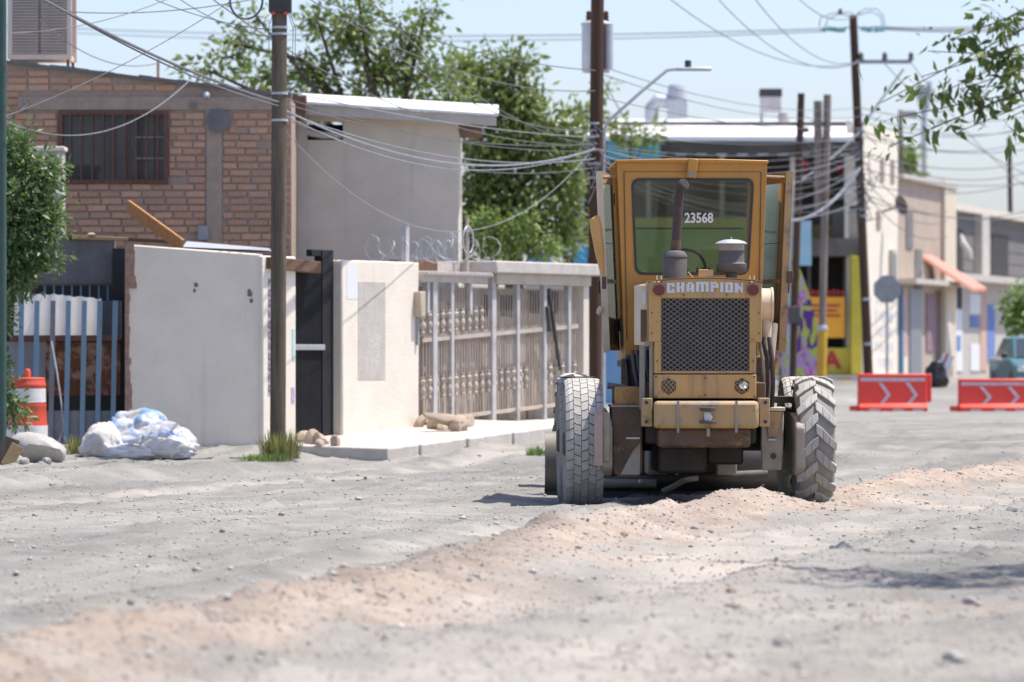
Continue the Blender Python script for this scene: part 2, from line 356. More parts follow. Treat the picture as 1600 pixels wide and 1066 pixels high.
me.polygons.add(len(q)); me.polygons.foreach_set('loop_start', np.arange(0, q.size, 4, dtype=np.int32))
me.update(calc_edges=True); me.polygons.foreach_set('use_smooth', np.ones(len(q), bool))
dC = side_dist(GX, GY, CREST) + .35*fbm(GX*.5, GY*.5, 3, 5); dE = side_dist(GX, GY, EDGE) + .3*fbm(GX*.6, GY*.6, 3, 6)
n1 = fbm(GX*.8, GY*.55, 5, 20); n2 = fbm(GX*2.5, GY*1.8, 4, 27)
pink = sst(-.34, -.05, dC)*(1-sst(.3, 1.5, dC+.8*n2))*(.45+.6*sst(-.4, .35, n1))
pink = np.maximum(pink, .95*np.exp(-((dE+.3)/.4)**2)*sst(-.3, .3, n1+n2*.5))
pink = np.maximum(pink, .8*sst(.05, .4, n1+.3*n2)*sst(0, 1, dC)*(1-sst(-.3, .6, dE)))
pink = np.maximum(pink, .75*np.exp(-((dC-.25)/.45)**2))
pink = np.maximum(pink, .55*sst(.12, .5, n1)*sst(-4.5, 0, dC)*.8)
pink = np.maximum(pink, .5*sst(.1, .45, fbm(GX*.5, GY*.5, 4, 33))*sst(.5, 2, dE))
pink = np.clip(pink*(1-sst(64, 75, GY)), 0, 1)
pale = np.clip(np.exp(-((dC-1.5)/.5)**2)*(.5+n1) + .8*np.exp(-((dC+1.05)/.2)**2)*sst(-.1, .4, n2+.1) + .5*sst(.2, .5, fbm(GX*.6, GY*1.3, 4, 50)), 0, 1)
tone = np.clip(.5 + .75*fbm(dC*1.5, GY*.16, 4, 101) + .35*fbm(dC*6, GY*.5, 4, 103) + .3*fbm(GX*1.2, GY*.9, 5, 107), 0, 1)
VERGE = np.array([(-5.6,41.5),(-4.4,46),(-3.4,50),(-2.2,54.5),(-1.1,58.5),(.2,63),(1.5,68)])
dV = side_dist(GX, GY, VERGE) + .3*fbm(GX*.9, GY*.6, 4, 120)
pale = np.clip(pale + .95*np.exp(-(dV/.22)**2)*sst(-.35, .15, n2) + .4*np.exp(-((dV+.8)/.4)**2)*sst(0, .4, n1), 0, 1)
pale = np.clip(pale + .75*(1-sst(23, 30, GY))*sst(.2, 1.2, dC)*sst(-.35, .3, n1+.4*n2) + .55*sst(.5, 1.1, dC)*(1-sst(-.5, .1, dE))*sst(-.4, .3, n2), 0, 1)
for nm, arr in (('pink', pink), ('pale', pale), ('tone', tone)):
    a = me.attributes.new(nm, 'FLOAT', 'POINT'); a.data.foreach_set('value', arr.ravel().astype(np.float32))
gm = bpy.data.materials.new('graded_earth'); gm.use_nodes = True; N = gm.node_tree.nodes; L = gm.node_tree.links; b = N['Principled BSDF']
ge = N.new('ShaderNodeNewGeometry'); vec = ge.outputs['Position']
def attr(nm):
    a = N.new('ShaderNodeAttribute'); a.attribute_name = nm; return a.outputs['Fac']
r1 = ramp(N, .30, (.22,.214,.195), .70, (.34,.33,.302)); L.new(noise(N, L, vec, 1.6, 12, .8), r1.inputs[0])
r2 = ramp(N, .32, (.29,.213,.165), .66, (.46,.395,.33)); L.new(noise(N, L, vec, 2.6, 12, .82), r2.inputs[0])
pk = N.new('ShaderNodeMath'); pk.operation = 'MULTIPLY_ADD'; L.new(noise(N, L, vec, 7, 6, .7), pk.inputs[0]); pk.inputs[1].default_value = .8; pk.inputs[2].default_value = -.42
ad = N.new('ShaderNodeMath'); ad.operation = 'ADD'; ad.use_clamp = True; L.new(attr('pink'), ad.inputs[0]); L.new(pk.outputs[0], ad.inputs[1])
rr = ramp(N, .22, (0,0,0), .72, (1,1,1)); L.new(ad.outputs[0], rr.inputs[0])
c = mix(N, L, rr.outputs[0], r1.outputs[0], r2.outputs[0])
pl = N.new('ShaderNodeMath'); pl.operation = 'MULTIPLY'; L.new(attr('pale'), pl.inputs[0]); pl.inputs[1].default_value = .75
c = mix(N, L, pl.outputs[0], c, (.46,.42,.37))
tr_ = ramp(N, 0, (.70,.70,.70), 1, (1.16,1.15,1.13)); L.new(attr('tone'), tr_.inputs[0]); c = mix(N, L, 1.0, c, tr_.outputs[0], 'MULTIPLY')
sp = ramp(N, .60, (0,0,0), .68, (1,1,1)); L.new(noise(N, L, vec, 42, 3, .6), sp.inputs[0])
sm = N.new('ShaderNodeMath'); sm.operation = 'MULTIPLY'; L.new(sp.outputs[0], sm.inputs[0]); sm.inputs[1].default_value = .6
c = mix(N, L, sm.outputs[0], c, (.17,.155,.14))
sp = ramp(N, .62, (0,0,0), .70, (1,1,1)); L.new(noise(N, L, vec, 27, 3, .6), sp.inputs[0])
sm = N.new('ShaderNodeMath'); sm.operation = 'MULTIPLY'; L.new(sp.outputs[0], sm.inputs[0]); sm.inputs[1].default_value = .6
c = mix(N, L, sm.outputs[0], c, (.47,.44,.40))
L.new(c, b.inputs['Base Color']); b.inputs['Roughness'].default_value = .97; b.inputs['Specular IOR Level'].default_value = .1
bp = N.new('ShaderNodeBump'); bp.inputs['Strength'].default_value = .8; bp.inputs['Distance'].default_value = .02
vo = N.new('ShaderNodeTexVoronoi'); vo.inputs['Scale'].default_value = 45; L.new(vec, vo.inputs['Vector'])
hb = N.new('ShaderNodeMath'); hb.operation = 'MULTIPLY_ADD'; L.new(vo.outputs['Distance'], hb.inputs[0]); hb.inputs[1].default_value = -.35
L.new(noise(N, L, vec, 14, 12, .86), hb.inputs[2]); L.new(hb.outputs[0], bp.inputs['Height']); L.new(bp.outputs[0], b.inputs['Normal'])
me.materials.append(gm); g = bpy.data.objects.new('ground', me); COL.objects.link(g); tag(g, 'grey and pinkish graded earth road surface', 'ground', kind='structure')

# ---- loose gravel, thousands of stones: one mesh
def stone_verts(rng, n=1):
    base = np.array([(1,0,0),(-1,0,0),(0,1,0),(0,-1,0),(0,0,1),(0,0,-1),(.6,.6,.55),(-.6,.5,.6),(.55,-.6,.5),(-.6,-.6,.45)], float)
    return base
SF = np.array([(0,2,6),(2,4,6),(4,0,6),(2,1,7),(1,4,7),(4,2,7),(3,0,8),(0,4,8),(4,3,8),(1,3,9),(3,4,9),(4,1,9),(2,0,5),(1,2,5),(3,1,5),(0,3,5)])
rng = np.random.default_rng(5)
cand = 260000
yy = 17.0*np.exp(rng.random(cand)*math.log(62/17.0)); xx = (rng.random(cand)*2-1)*.112*yy*1.15
d = side_dist(xx, yy, CREST) + .35*fbm(xx*.5, yy*.5, 3, 5); e = side_dist(xx, yy, EDGE)
dens = .22 + .9*np.exp(-((d-.15)/.55)**2) + .45*np.exp(-(e/.4)**2) + .35*sst(.1, .4, fbm(xx*.8, yy*.55, 5, 20))
keep = rng.random(cand) < dens*.42
xx = xx[keep]; yy = yy[keep]; n = len(xx)
size = (.0028 + .0085*rng.random(n)**3.5)*(1+.25*(yy-30)/30) + (.006+.012*rng.random(n))*(rng.random(n) > .99)
zz = gz(xx, yy)
V = np.tile(stone_verts(rng), (n, 1, 1)) * (1+.45*(rng.random((n, 10, 1))-.5))
sc = size[:, None, None]*np.stack([1+.6*rng.random(n), 1+.5*rng.random(n), .6+.4*rng.random(n)], -1)[:, None, :]
V = V*sc; an = rng.random(n)*6.283; ca, sa = np.cos(an)[:, None], np.sin(an)[:, None]
V = np.stack([V[..., 0]*ca-V[..., 1]*sa, V[..., 0]*sa+V[..., 1]*ca, V[..., 2]], -1) + np.stack([xx, yy, zz+size*.25], -1)[:, None, :]
fc = (SF[None] + (np.arange(n)*10)[:, None, None]).reshape(-1, 3)
me = bpy.data.meshes.new('gravel'); me.vertices.add(n*10); me.vertices.foreach_set('co', V.ravel())
me.loops.add(fc.size); me.loops.foreach_set('vertex_index', fc.ravel().astype(np.int32)); me.polygons.add(len(fc)); me.polygons.foreach_set('loop_start', np.arange(0, fc.size, 3, dtype=np.int32)); me.update(calc_edges=True)
pm = bpy.data.materials.new('gravel_stone'); pm.use_nodes = True; N = pm.node_tree.nodes; L = pm.node_tree.links
ge = N.new('ShaderNodeNewGeometry'); r = N.new('ShaderNodeValToRGB'); el = r.color_ramp.elements
el[0].position = 0; el[0].color = (.21,.185,.16,1); el[1].position = 1; el[1].color = (.55,.52,.475,1)
for p_, c_ in ((.12,(.33,.29,.25,1)),(.6,(.42,.39,.35,1))): k = el.new(p_); k.color = c_
L.new(ge.outputs['Random Per Island'], r.inputs[0]); L.new(r.outputs[0], N['Principled BSDF'].inputs['Base Color']); N['Principled BSDF'].inputs['Roughness'].default_value = .95
me.materials.append(pm); o = bpy.data.objects.new('gravel', me); COL.objects.link(o); tag(o, 'loose gravel strewn over the earth road', 'gravel', kind='stuff')

# ---- stones one can tell apart
def rock_mesh(seed, mat, sub=2, rough=.28):
    import bmesh
    bm = bmesh.new(); bmesh.ops.create_icosphere(bm, subdivisions=sub, radius=1)
    rr_ = random.Random(seed); pl = [(Vector((rr_.gauss(0,1), rr_.gauss(0,1), rr_.gauss(0,1))).normalized(), .62+.3*rr_.random()) for _ in range(9)]
    for v in bm.verts:
        for nrm, dd in pl:
            k = v.co.dot(nrm)
            if k > dd: v.co -= nrm*(k-dd)*.92
        v.co *= 1+rough*.25*(rr_.random()-.5)
    me = bpy.data.meshes.new('rock'); bm.to_mesh(me); bm.free(); me.materials.append(mat)
    me.polygons.foreach_set('use_smooth', [True]*len(me.polygons)); me.set_sharp_from_angle(angle=math.radians(30)); return me
RK = [rock_mesh(s, M['stone']) for s in range(5)]; RT = [rock_mesh(20+s, M['stone_tan']) for s in range(5)]
def on_ground(px, py):
    Y = 45.0
    for _ in range(25): 
        z = gz1((px-800)/F*Y, Y); Y = .5*Y + .5*F*(CAMZ-z)/max(12, py-HOR)
    return (px-800)/F*Y, Y
for k, (px, py, w) in enumerate([(975,833,16),(1085,829,17),(1110,833,11),(1143,926,20),(705,982,26),(1222,1008,32),(1293,1004,13),(347,832,12),(383,822,22),
        (440,806,12),(1161,882,9),(1098,888,8),(1255,845,11),(1425,848,13),(1500,741,10),(1015,980,13),(1515,944,24),(865,1006,12),(600,934,11),(560,925,14),(205,942,18),(360,1030,15),(1580,803,22),(640,955,10),(155,788,8),(1330,948,18),(405,752,8),(330,746,6),(118,742,7),(452,748,6),(560,744,7),(186,757,9),(80,762,8),(930,905,9),(745,902,10),(1490,1035,40)]):
    x, y = on_ground(px, py); r_ = w/2*y/F
    o = inst('loose_rock', (RT if k % 3 == 0 else RK)[k % 5], None, (x, y, gz1(x, y)+r_*.3), (R.random()*.4, R.random()*.4, R.random()*6), (r_, r_*.9, r_*.72))
    tag(o, 'small loose rock lying on the graded earth', 'rock', 'rocks scattered on the earth road')

# ================================================================ STREET FRAME on the left: facade line and pavement
D = Vector((.469, .883, 0)); NR = Vector((.883, -.469, 0)); A0 = Vector((-3.1, 61.0, 0))
ANG = -math.atan2(.469, .883)            # local +y runs along the facade, local +x points to the road
def tpx(px):
    k = (px-800)/F; return (61*k+3.1)/(.469-.883*k)
def fp(t, n=0, z=0): return A0 + D*t + NR*n + Vector((0, 0, z))
# pavement slabs with kerb: top follows the rising street
def pav_top(t, n): return .27 + .046*max(0, t) + .0*n
sw = MB(); prev = None
for i_ in range(13):
    t0 = -.05+i_*.42; t1 = t0+.415
    n1_ = 1.78 - .02*math.sin(i_*2.1)
    zt0, zt1 = pav_top(t0, 0), pav_top(t1, 0)
    vs_ = [fp(t0, -.3, -.5), fp(t1, -.3, -.5), fp(t1, n1_, -.5), fp(t0, n1_, -.5), fp(t0, -.3, zt0+.02), fp(t1, -.3, zt1+.02), fp(t1, n1_, zt1-.02), fp(t0, n1_, zt0-.02)]
    sw.add(vs_, [(0,3,2,1),(4,5,6,7),(0,1,5,4),(1,2,6,5),(2,3,7,6),(3,0,4,7)])
# slabs: each one a part
pv = bpy.data.objects.new('pavement', None); COL.objects.link(pv); tag(pv, 'raised pale concrete pavement with broken kerb along the house fronts', 'pavement', kind='structure')
for i_ in range(13):
    m_ = MB(); m_.add(sw.v[i_*8:i_*8+8], [(0,3,2,1),(4,5,6,7),(0,1,5,4),(1,2,6,5),(2,3,7,6),(3,0,4,7)])
    m_.build('slab', M['concrete_pale'], pv, bevel=.018)
m_ = MB()
for t0, t1 in ((5.5, 9.2),):
    m_.add([fp(t0,-.3,-.5), fp(t1,-.3,-.5), fp(t1,.75,-.5), fp(t0,1.0,-.5), fp(t0,-.3,.50), fp(t1,-.3,.56), fp(t1,.75,.47), fp(t0,1.0,.44)], [(0,3,2,1),(4,5,6,7),(0,1,5,4),(1,2,6,5),(2,3,7,6),(3,0,4,7)])
m_.build('ramp', M['concrete_pale'], pv, bevel=.05)

# ================================================================ MOTOR GRADER
GR = thing('motor_grader', 'worn yellow motor grader seen from behind, parked on the graded road', 'grader', (1.785, 45.6, -0.03), math.radians(1.5))
def convex_hit(poly, c, d):
    best = None; n = len(poly)
    for i in range(n):
        (ax, ay), (bx, by) = poly[i], poly[(i+1) % n]; ex, ey = bx-ax, by-ay
        den = d[0]*ey - d[1]*ex
        if abs(den) < 1e-9: continue
        t = ((ax-c[0])*ey - (ay-c[1])*ex)/den; u = ((ax-c[0])*d[1] - (ay-c[1])*d[0])/den
        if t > 0 and -1e-6 <= u <= 1+1e-6 and (best is None or t < best): best = t
    return (c[0]+d[0]*best, c[1]+d[1]*best)
def rquad(tl, tr, br, bl, r, k=6):
    """rounded quadrilateral, points in (x,z)"""
    P = [Vector(p) for p in (bl, br, tr, tl)]; out = []
    for i in range(4):
        p, a, b_ = P[i], P[i-1], P[(i+1) % 4]; da = (a-p).normalized(); db = (b_-p).normalized()
        for j in range(k+1):
            t = j/k; q0 = p+da*r*(1-t); q1 = p+db*r*t; out.append(tuple(q0*(1-t) + q1*t if 0 else p + da*r*(1-t)**2 + db*r*t**2))
    return out
def plate_hole(mb, outer, inner, y0, y1):
    """plate in the xz plane with a hole, thickness y0..y1"""
    c = (sum(p[0] for p in inner)/len(inner), sum(p[1] for p in inner)/len(inner))
    ang = lambda p: math.atan2(p[1]-c[1], p[0]-c[0])
    inn = sorted(inner, key=ang)
    pts = [(p, convex_hit(outer, c, (p[0]-c[0], p[1]-c[1]))) for p in inn]
    for oc in outer:                                             # keep the outer corners
        pts.append((convex_hit(inn, c, (oc[0]-c[0], oc[1]-c[1])), oc))
    pts.sort(key=lambda q: ang(q[0])); n = len(pts)
    vs_ = [(p[0], y0, p[1]) for p, o in pts] + [(o[0], y0, o[1]) for p, o in pts] + [(p[0], y1, p[1]) for p, o in pts] + [(o[0], y1, o[1]) for p, o in pts]
    fs_ = []
    for i in range(n):
        j = (i+1) % n
        fs_ += [(i, n+i, n+j, j), (2*n+i, 2*n+j, 3*n+j, 3*n+i), (i, j, 2*n+j, 2*n+i), (n+i, 3*n+i, 3*n+j, n+j)]
    mb.add(vs_, fs_)
def txt(body, size, offset=0.0, extrude=.002):
    cu = bpy.data.curves.new('txt', 'FONT'); cu.body = body; cu.size = size; cu.offset = offset; cu.extrude = extrude; cu.resolution_u = 3
    cu.align_x = 'CENTER'; cu.align_y = 'CENTER'
    o = bpy.data.objects.new('txt', cu); COL.objects.link(o); bpy.context.view_layer.update()
    me = bpy.data.meshes.new_from_object(o.evaluated_get(bpy.context.evaluated_depsgraph_get())); bpy.data.objects.remove(o); return me

# ---- hood
arc = [(x, 2.172-.034*(x/.527)**2) for x in np.linspace(.527, -.527, 15)]
hood = MB().prism([(-.527,1.575),(.527,1.575)] + arc, -.50, 1.12).build('hood', M['yellow'], GR, bevel=.012)
h = MB(); outer = [(-.53,1.28),(.53,1.28),(.53,2.14),(.25,2.166),(0,2.175),(-.25,2.166),(-.53,2.14)]
o2 = [(-.475,1.285),(.475,1.285),(.475,1.58),(.53,1.58),(.53,2.14),(.25,2.166),(0,2.175),(-.25,2.166),(-.53,2.14),(-.53,1.58),(-.475,1.58)]
h.box(-.53,-.411,-.765,-.498,1.58,2.138); h.box(.413,.53,-.765,-.498,1.58,2.138)
h.box(-.475,-.411,-.765,-.5,1.285,1.58); h.box(.413,.475,-.765,-.5,1.285,1.58)
h.box(-.411,.413,-.765,-.70,1.285,1.306)
h.prism([(-.411,1.988),(.413,1.988)] + [(x, 2.175-.036*(x/.527)**2) for x in np.linspace(.413, -.411, 11)], -.765, -.498)
sur = h.build('radiator_surround', M['yellow'], GR, bevel=.006)
MB().prism([(-.54,2.134)] + [(x, 2.185-.034*(x/.54)**2) for x in np.linspace(-.54, .54, 13)] + [(.54,2.134)] + [(x, 2.177-.034*(x/.54)**2) for x in np.linspace(.53, -.53, 13)], -.78, -.60).build('hood_lip', M['yellow_worn'], hood)
g_ = MB(); nz = 30; pz = (1.988-1.306)/nz; wx = .0305
for k in range(nz+1):
    z0 = 1.306+k*pz; pts = []
    nxs = int((.413+.411)/wx)
    for i in range(nxs+1):
        pts.append((-.411+i*wx, z0 + (pz*.5 if (i+k) % 2 else -pz*.5)))
    for (xa, za), (xb, zb) in zip(pts[:-1], pts[1:]):
        za = min(max(za, 1.306), 1.988); zb = min(max(zb, 1.306), 1.988); w2 = .0042
        g_.add([(xa,-.752,za-w2),(xb,-.752,zb-w2),(xb,-.752,zb+w2),(xa,-.752,za+w2),(xa,-.738,za-w2),(xb,-.738,zb-w2),(xb,-.738,zb+w2),(xa,-.738,za+w2)],
               [(0,1,2,3),(4,7,6,5),(0,4,5,1),(3,2,6,7)])
g_.build('grille_mesh', M['mesh'], sur, smooth=False)
rad = MB().box(-.42,.42,-.62,-.55,1.28,2.0).build('radiator_core', M['black'], GR)
fb = MB()
for k in range(26): fb.box(-.40+k*.031, -.396+k*.031, -.63, -.62, 1.30, 1.99)
fb.build('cooling_fins', M['muffler'], rad)
# name plate letters, a squared stencil
GL = {'C':['11111','11011','11000','11011','11111'],'H':['11011','11011','11111','11011','11011'],'A':['01110','11011','11011','11111','11011'],
      'M':['11111111','11011011','11011011','11011011','11011011'],'P':['11110','11011','11111','11000','11000'],'I':['11','11','11','11','11'],
      'O':['11111','11011','11011','11011','11111'],'N':['11001','11101','11111','11011','11001']}
x = -.365; cw = .0149; chh = .0185
tot = sum(len(GL[c][0])*cw+.0165 for c in 'CHAMPION'); x = -.004-(tot-.0165)/2
for c in 'CHAMPION':
    m_ = MB(); zt = 2.141-.030*((x+.04)/.527)**2
    for r_, row in enumerate(GL[c]):
        s_ = 0
        while s_ < len(row):
            if row[s_] == '1':
                e_ = s_
                while e_ < len(row) and row[e_] == '1': e_ += 1
                m_.box(x+s_*cw, x+e_*cw, -.769, -.7655, zt-(r_+1)*chh, zt-r_*chh+.0004); s_ = e_
            else: s_ += 1
    m_.build('letter', M['white_print'], sur, smooth=False); x += len(GL[c][0])*cw+.0165
for sx in (-.432, .446):
    t_ = MB(); t_.lathe([(.052,0),(.056,.012),(.052,.03)], 24, Matrix.Translation((sx,-.765,2.066)) @ Matrix.Rotation(math.radians(90), 4, 'X'))
    tl = t_.build('tail_lamp', M['plum'], GR)
    MB().lathe([(.058,0),(.062,.0),(.062,.014),(.057,.014)], 24, Matrix.Translation((sx,-.7655,2.066)) @ Matrix.Rotation(math.radians(90), 4, 'X')).build('bezel', M['yellow_worn'], tl)
lp = MB().box(-.478,.478,-.77,-.60,1.052,1.275).build('lower_panel', M['yellow'], GR, bevel=.008)
def hexa(cx, cz, r): return [(cx+r*math.cos(math.pi/6+k*math.pi/3), cz+r*math.sin(math.pi/6+k*math.pi/3)) for k in range(6)]
for cx in (-.342, .342):
    v_ = MB().prism(hexa(cx, 1.165, .078), -.7725, -.769).build('vent_dark_plate', M['black'], lp)  # black plate paints in the dark of the perforations, panel is not cut
    w_ = MB()
    for k in range(-4, 5):
        zc = 1.165+k*.024
        for i in range(-4, 4):
            xa, xb = cx+i*.021, cx+(i+1)*.021; za = zc+(.012 if (i+k) % 2 else -.012); zb = zc-(.012 if (i+k) % 2 else -.012)
            if max(math.hypot(xa-cx, za-1.165), math.hypot(xb-cx, zb-1.165)) < .083:
                w_.add([(xa,-.776,za-.0035),(xb,-.776,zb-.0035),(xb,-.776,zb+.0035),(xa,-.776,za+.0035),(xa,-.772,za-.0035),(xb,-.772,zb-.0035),(xb,-.772,zb+.0035),(xa,-.772,za+.0035)], [(0,1,2,3),(0,4,5,1),(3,2,6,7)])
    w_.build('vent_mesh', M['yellow'], v_, smooth=False)
bl = MB().lathe([(.0,.02),(.03,.035),(.042,.02),(.046,0)][::-1], 14, Matrix.Translation((.352,-.777,1.172)) @ Matrix.Rotation(math.radians(78), 4, 'X') @ Matrix.Rotation(.5, 4, 'Y'))
bl.build('broken_lamp', M['chrome'], lp)
for bx, bz in ((0,1.245),(0,1.085),(-.46,1.255),(.46,1.255),(-.46,1.07),(.46,1.07)):
    MB().cyl((bx,-.776,bz),(bx,-.769,bz),.008,n=8).build('bolt', M['oily'], lp)
for bx, bz in ((-.50,1.66),(-.50,1.85),(.50,1.66),(.50,1.85),(-.45,1.40),(.45,1.40),(-.2,2.02),(.2,2.02)):
    MB().cyl((bx,-.772,bz),(bx,-.764,bz),.007,n=8).build('bolt', M['oily'], sur)
# ---- counterweight tank, hitch
tk = MB().box(-.487,.487,-.98,-.56,.774,1.028).build('rear_tank', M['yellow_worn'], GR, bevel=.035)
for sx in (-.268, .275):
    MB().box(sx-.011,sx+.011,-.992,-.979,.735,1.034).build('strap', M['dustysteel'], tk)
for zc, r_ in ((.955,.075),(.835,.078)):
    MB().prism([(.01+r_*math.cos(a), -.985-.06*abs(math.sin(a))*(1 if math.sin(a) > 0 else 0)) for a in np.linspace(0, 2*math.pi, 20, endpoint=False)], zc-.014, zc+.014, 'z').build('hitch_plate', M['muffler'], tk, bevel=.004)
rg_ = MB(); rg_.add([(-.03,-1.0,.93),(.035,-1.0,.925),(.05,-1.03,.88),(.03,-1.02,.84),(-.02,-1.03,.84),(-.025,-1.01,.88),(-.03,-.985,.93),(.035,-.985,.925),(.05,-.99,.88),(.03,-.985,.84),(-.02,-.985,.84),(-.025,-.985,.88)],
     [(0,1,2,5),(5,2,3,4),(6,11,8,7),(11,10,9,8),(0,6,7,1),(1,7,8,2),(2,8,9,3),(3,9,10,4),(4,10,11,5),(5,11,6,0)]); rg_.build('rag', M['rag'], tk)
MB().box(.0,.028,-.99,-.975,.70,.775).build('tow_tongue', M['dustysteel'], tk)
for sx in (-1, 1):
    bk = MB().box(min(sx*.595, sx*.50), max(sx*.595, sx*.50), -.86, -.60, .79, 1.055).build('bracket', M['yellow_worn'], GR, bevel=.006)
    for zz_ in (.835, 1.015): MB().cyl((sx*.555,-.872,zz_),(sx*.555,-.859,zz_),.017,n=10).build('bolt', M['black'], bk)
MB().box(-.437,.42,-.84,.4,.593,.772).build('sump_guard', M['rusty'], GR, bevel=.03)
dr = MB(); dr.box(-.42,.05,-.3,.9,.34,.60); dr.box(.05,.40,-.2,.8,.42,.62); dr.box(-.55,.5,-.5,-.1,.62,1.05)
dr.build('transmission_case', M['oily'], GR, bevel=.03)
for sx in (-1, 1):
    MB().box(sx*.52-.06, sx*.52+.06, -.6, 3.0, .95, 1.2).build('frame_rail', M['rusty'], GR, bevel=.01)
MB().box(-.50,.50,-.55,1.15,1.20,1.58).build('engine_block', M['oily'], GR, bevel=.03)
MB().cyl((-1.0,.78,.66),(1.0,.78,.66),.13,n=16).build('rear_axle', M['oily'], GR)
# hood side details
sd_ = MB().box(-.615,-.53,-.70,.2,1.55,2.115).build('side_door', M['cream'], GR, bevel=.008)
MB().box(-.60,-.545,-.706,-.699,1.58,1.88).build('side_panel', M['rusty'], sd_)
MB().box(-.585,-.555,-.706,-.699,1.93,2.05).build('sticker', M['white_print'], sd_)
lt = MB()
lt.beam((-.585,-.66,.95),(-.585,-.66,1.58),.022,.05); lt.beam((-.505,-.72,1.0),(-.505,-.72,1.62),.03,.03); lt.beam((-.60,-.66,1.55),(-.48,-.72,1.58),.04,.05)
lt.build('ladder_rail', M['dustysteel'], GR)
ho = MB()
for k in range(5):
    ho.tube([(-.66+.05*k, -.35+.05*k, 1.5), (-.64+.04*k, -.4, 1.3), (-.60+.03*k+.03*math.sin(k), -.42, 1.1), (-.62+.02*k, -.35, .9)], .018, 6)
ho.build('hose', M['black'], GR)
for k in range(4):
    MB().tube([(.53+.03*k,-.45,1.62),(.56+.03*k+.02*math.sin(k*2),-.5,1.42),(.58+.025*k,-.48,1.2),(.56+.03*k,-.4,.95)], .02+.006*(k % 2), 7).build('hose', M['oily'] if k % 2 else M['dustysteel'], GR)
MB().cyl((.60,-.35,1.0),(.70,-.1,1.75),.045,.035).build('lift_strut', M['dustysteel'], GR)
Mx = Matrix.Translation((.53,-.35,1.93)) @ Matrix.Rotation(math.radians(90), 4, 'Y')
ac = MB().lathe([(.0,0),(.155,0),(.155,.115),(.165,.115),(.165,.135),(.0,.14)], 26, Mx).build('air_canister', M['cream'], GR)
MB().cyl((.60,-.35,1.79),(.60,-.35,1.60),.06,.05).build('canister_neck', M['cream'], ac)
# exhaust stack
mf = MB().lathe([(.0,0),(.115,0),(.115,.26),(.108,.275),(.118,.28),(.116,.30),(.09,.335),(.05,.345)], 26, Matrix.Translation((-.25,-.2,2.10))).build('muffler', M['muffler'], GR)
pp = MB().tube([(-.245,-.2,2.43),(-.232,-.2,2.62),(-.218,-.2,2.85),(-.208,-.205,2.99),(-.195,-.225,3.045),(-.165,-.275,3.075)], [.044,.044,.045,.045,.047,.052], 16).build('exhaust_pipe', M['pipe'], mf)
MB().cyl((-.168,-.271,3.073),(-.1625,-.2785,3.0775),.043,n=16).build('pipe_mouth', M['dark_inside'], mf)
MB().lathe([(.047,0),(.049,0),(.049,.085),(.047,.085)], 18, Matrix.Translation((-.243,-.2,2.455)) @ Matrix.Rotation(.06, 4, 'Y')).build('clamp', M['rusty'], mf)
# pre-cleaner bowl
pc = MB().lathe([(.0,0),(.055,0),(.055,.075),(.135,.085),(.146,.10),(.146,.165),(.125,.175),(.122,.18),(.12,.29),(.0,.29)], 28, Matrix.Translation((.285,-.2,2.155))).build('precleaner', M['muffler'], GR)
pb = MB().lathe([(.121,.29),(.124,.355),(.12,.355),(.117,.29)], 28, Matrix.Translation((.285,-.2,2.155))).build('bowl', glassmat('smoky_bowl', (.55,.52,.45), .2, .8), pc)
MB().lathe([(.0,.352),(.15,.352),(.152,.358),(.125,.375),(.07,.392),(.0,.398)], 28, Matrix.Translation((.285,-.2,2.155))).build('rain_cap', M['galv'], pc)
MB().cyl((.285,-.2,2.55),(.285,-.2,2.575),.006,n=6).build('wing_nut', M['galv'], pc)
MB().box(-.03,.11,-.3,-.2,2.19,2.265).build('wooden_block', M['wood_pale'], GR, bevel=.008)
MB().tube([(-.13,-.3,2.24),(-.07,-.28,2.17)], .008, 6).build('hinge_pin', M['yellow_worn'], GR)
for sx in (-.45,-.41,.42,.46): MB().cyl((sx,-.72,2.13),(sx,-.72,2.20),.006,n=6).build('hood_pin', M['cream'], GR)

# ---- cab
def cabx(z): return .655 + (z-1.49)*(.733-.655)/(3.33-1.49)
CY0, CY1 = 1.15, 2.62
outer = [(-cabx(1.40),1.40),(cabx(1.40),1.40),(cabx(3.33),3.33),(-cabx(3.33),3.33)]
inner = rquad((-.593,3.175),(.603,3.175),(.548,2.238),(-.556,2.238), .09)
rp = MB(); plate_hole(rp, outer, inner, CY0, CY0+.05); cab = rp.build('cab_rear_panel', M['yellow_cab'], GR, bevel=.004)
gk = MB(); plate_hole(gk, rquad((-.597,3.179),(.607,3.179),(.552,2.234),(-.560,2.234), .09), rquad((-.572,3.154),(.582,3.154),(.530,2.262),(-.538,2.262), .08), CY0-.008, CY0+.03); gk.build('window_seal', M['black'], cab)
GL_DARK = glassmat('tinted_glass', (.70,.70,.62), .05, .06); GL_SIDE = glassmat('dusty_glass', (.72,.68,.50), .12, 1.0, (.52,.46,.27))
rgm = MB(); ip = rquad((-.580,3.162),(.590,3.162),(.536,2.254),(-.544,2.254), .085); rgm.prism(ip, CY0+.012, CY0+.018); rgm.build('rear_window', GL_DARK, cab, smooth=False)
nm = txt('23568', .134, .0035, .0015); nm.materials.clear(); nm.materials.append(M['white_print'])
inst('number', nm, cab, (.066, CY0+.0085, 2.787), (math.radians(90), 0, 0), (.84, 1, 1))
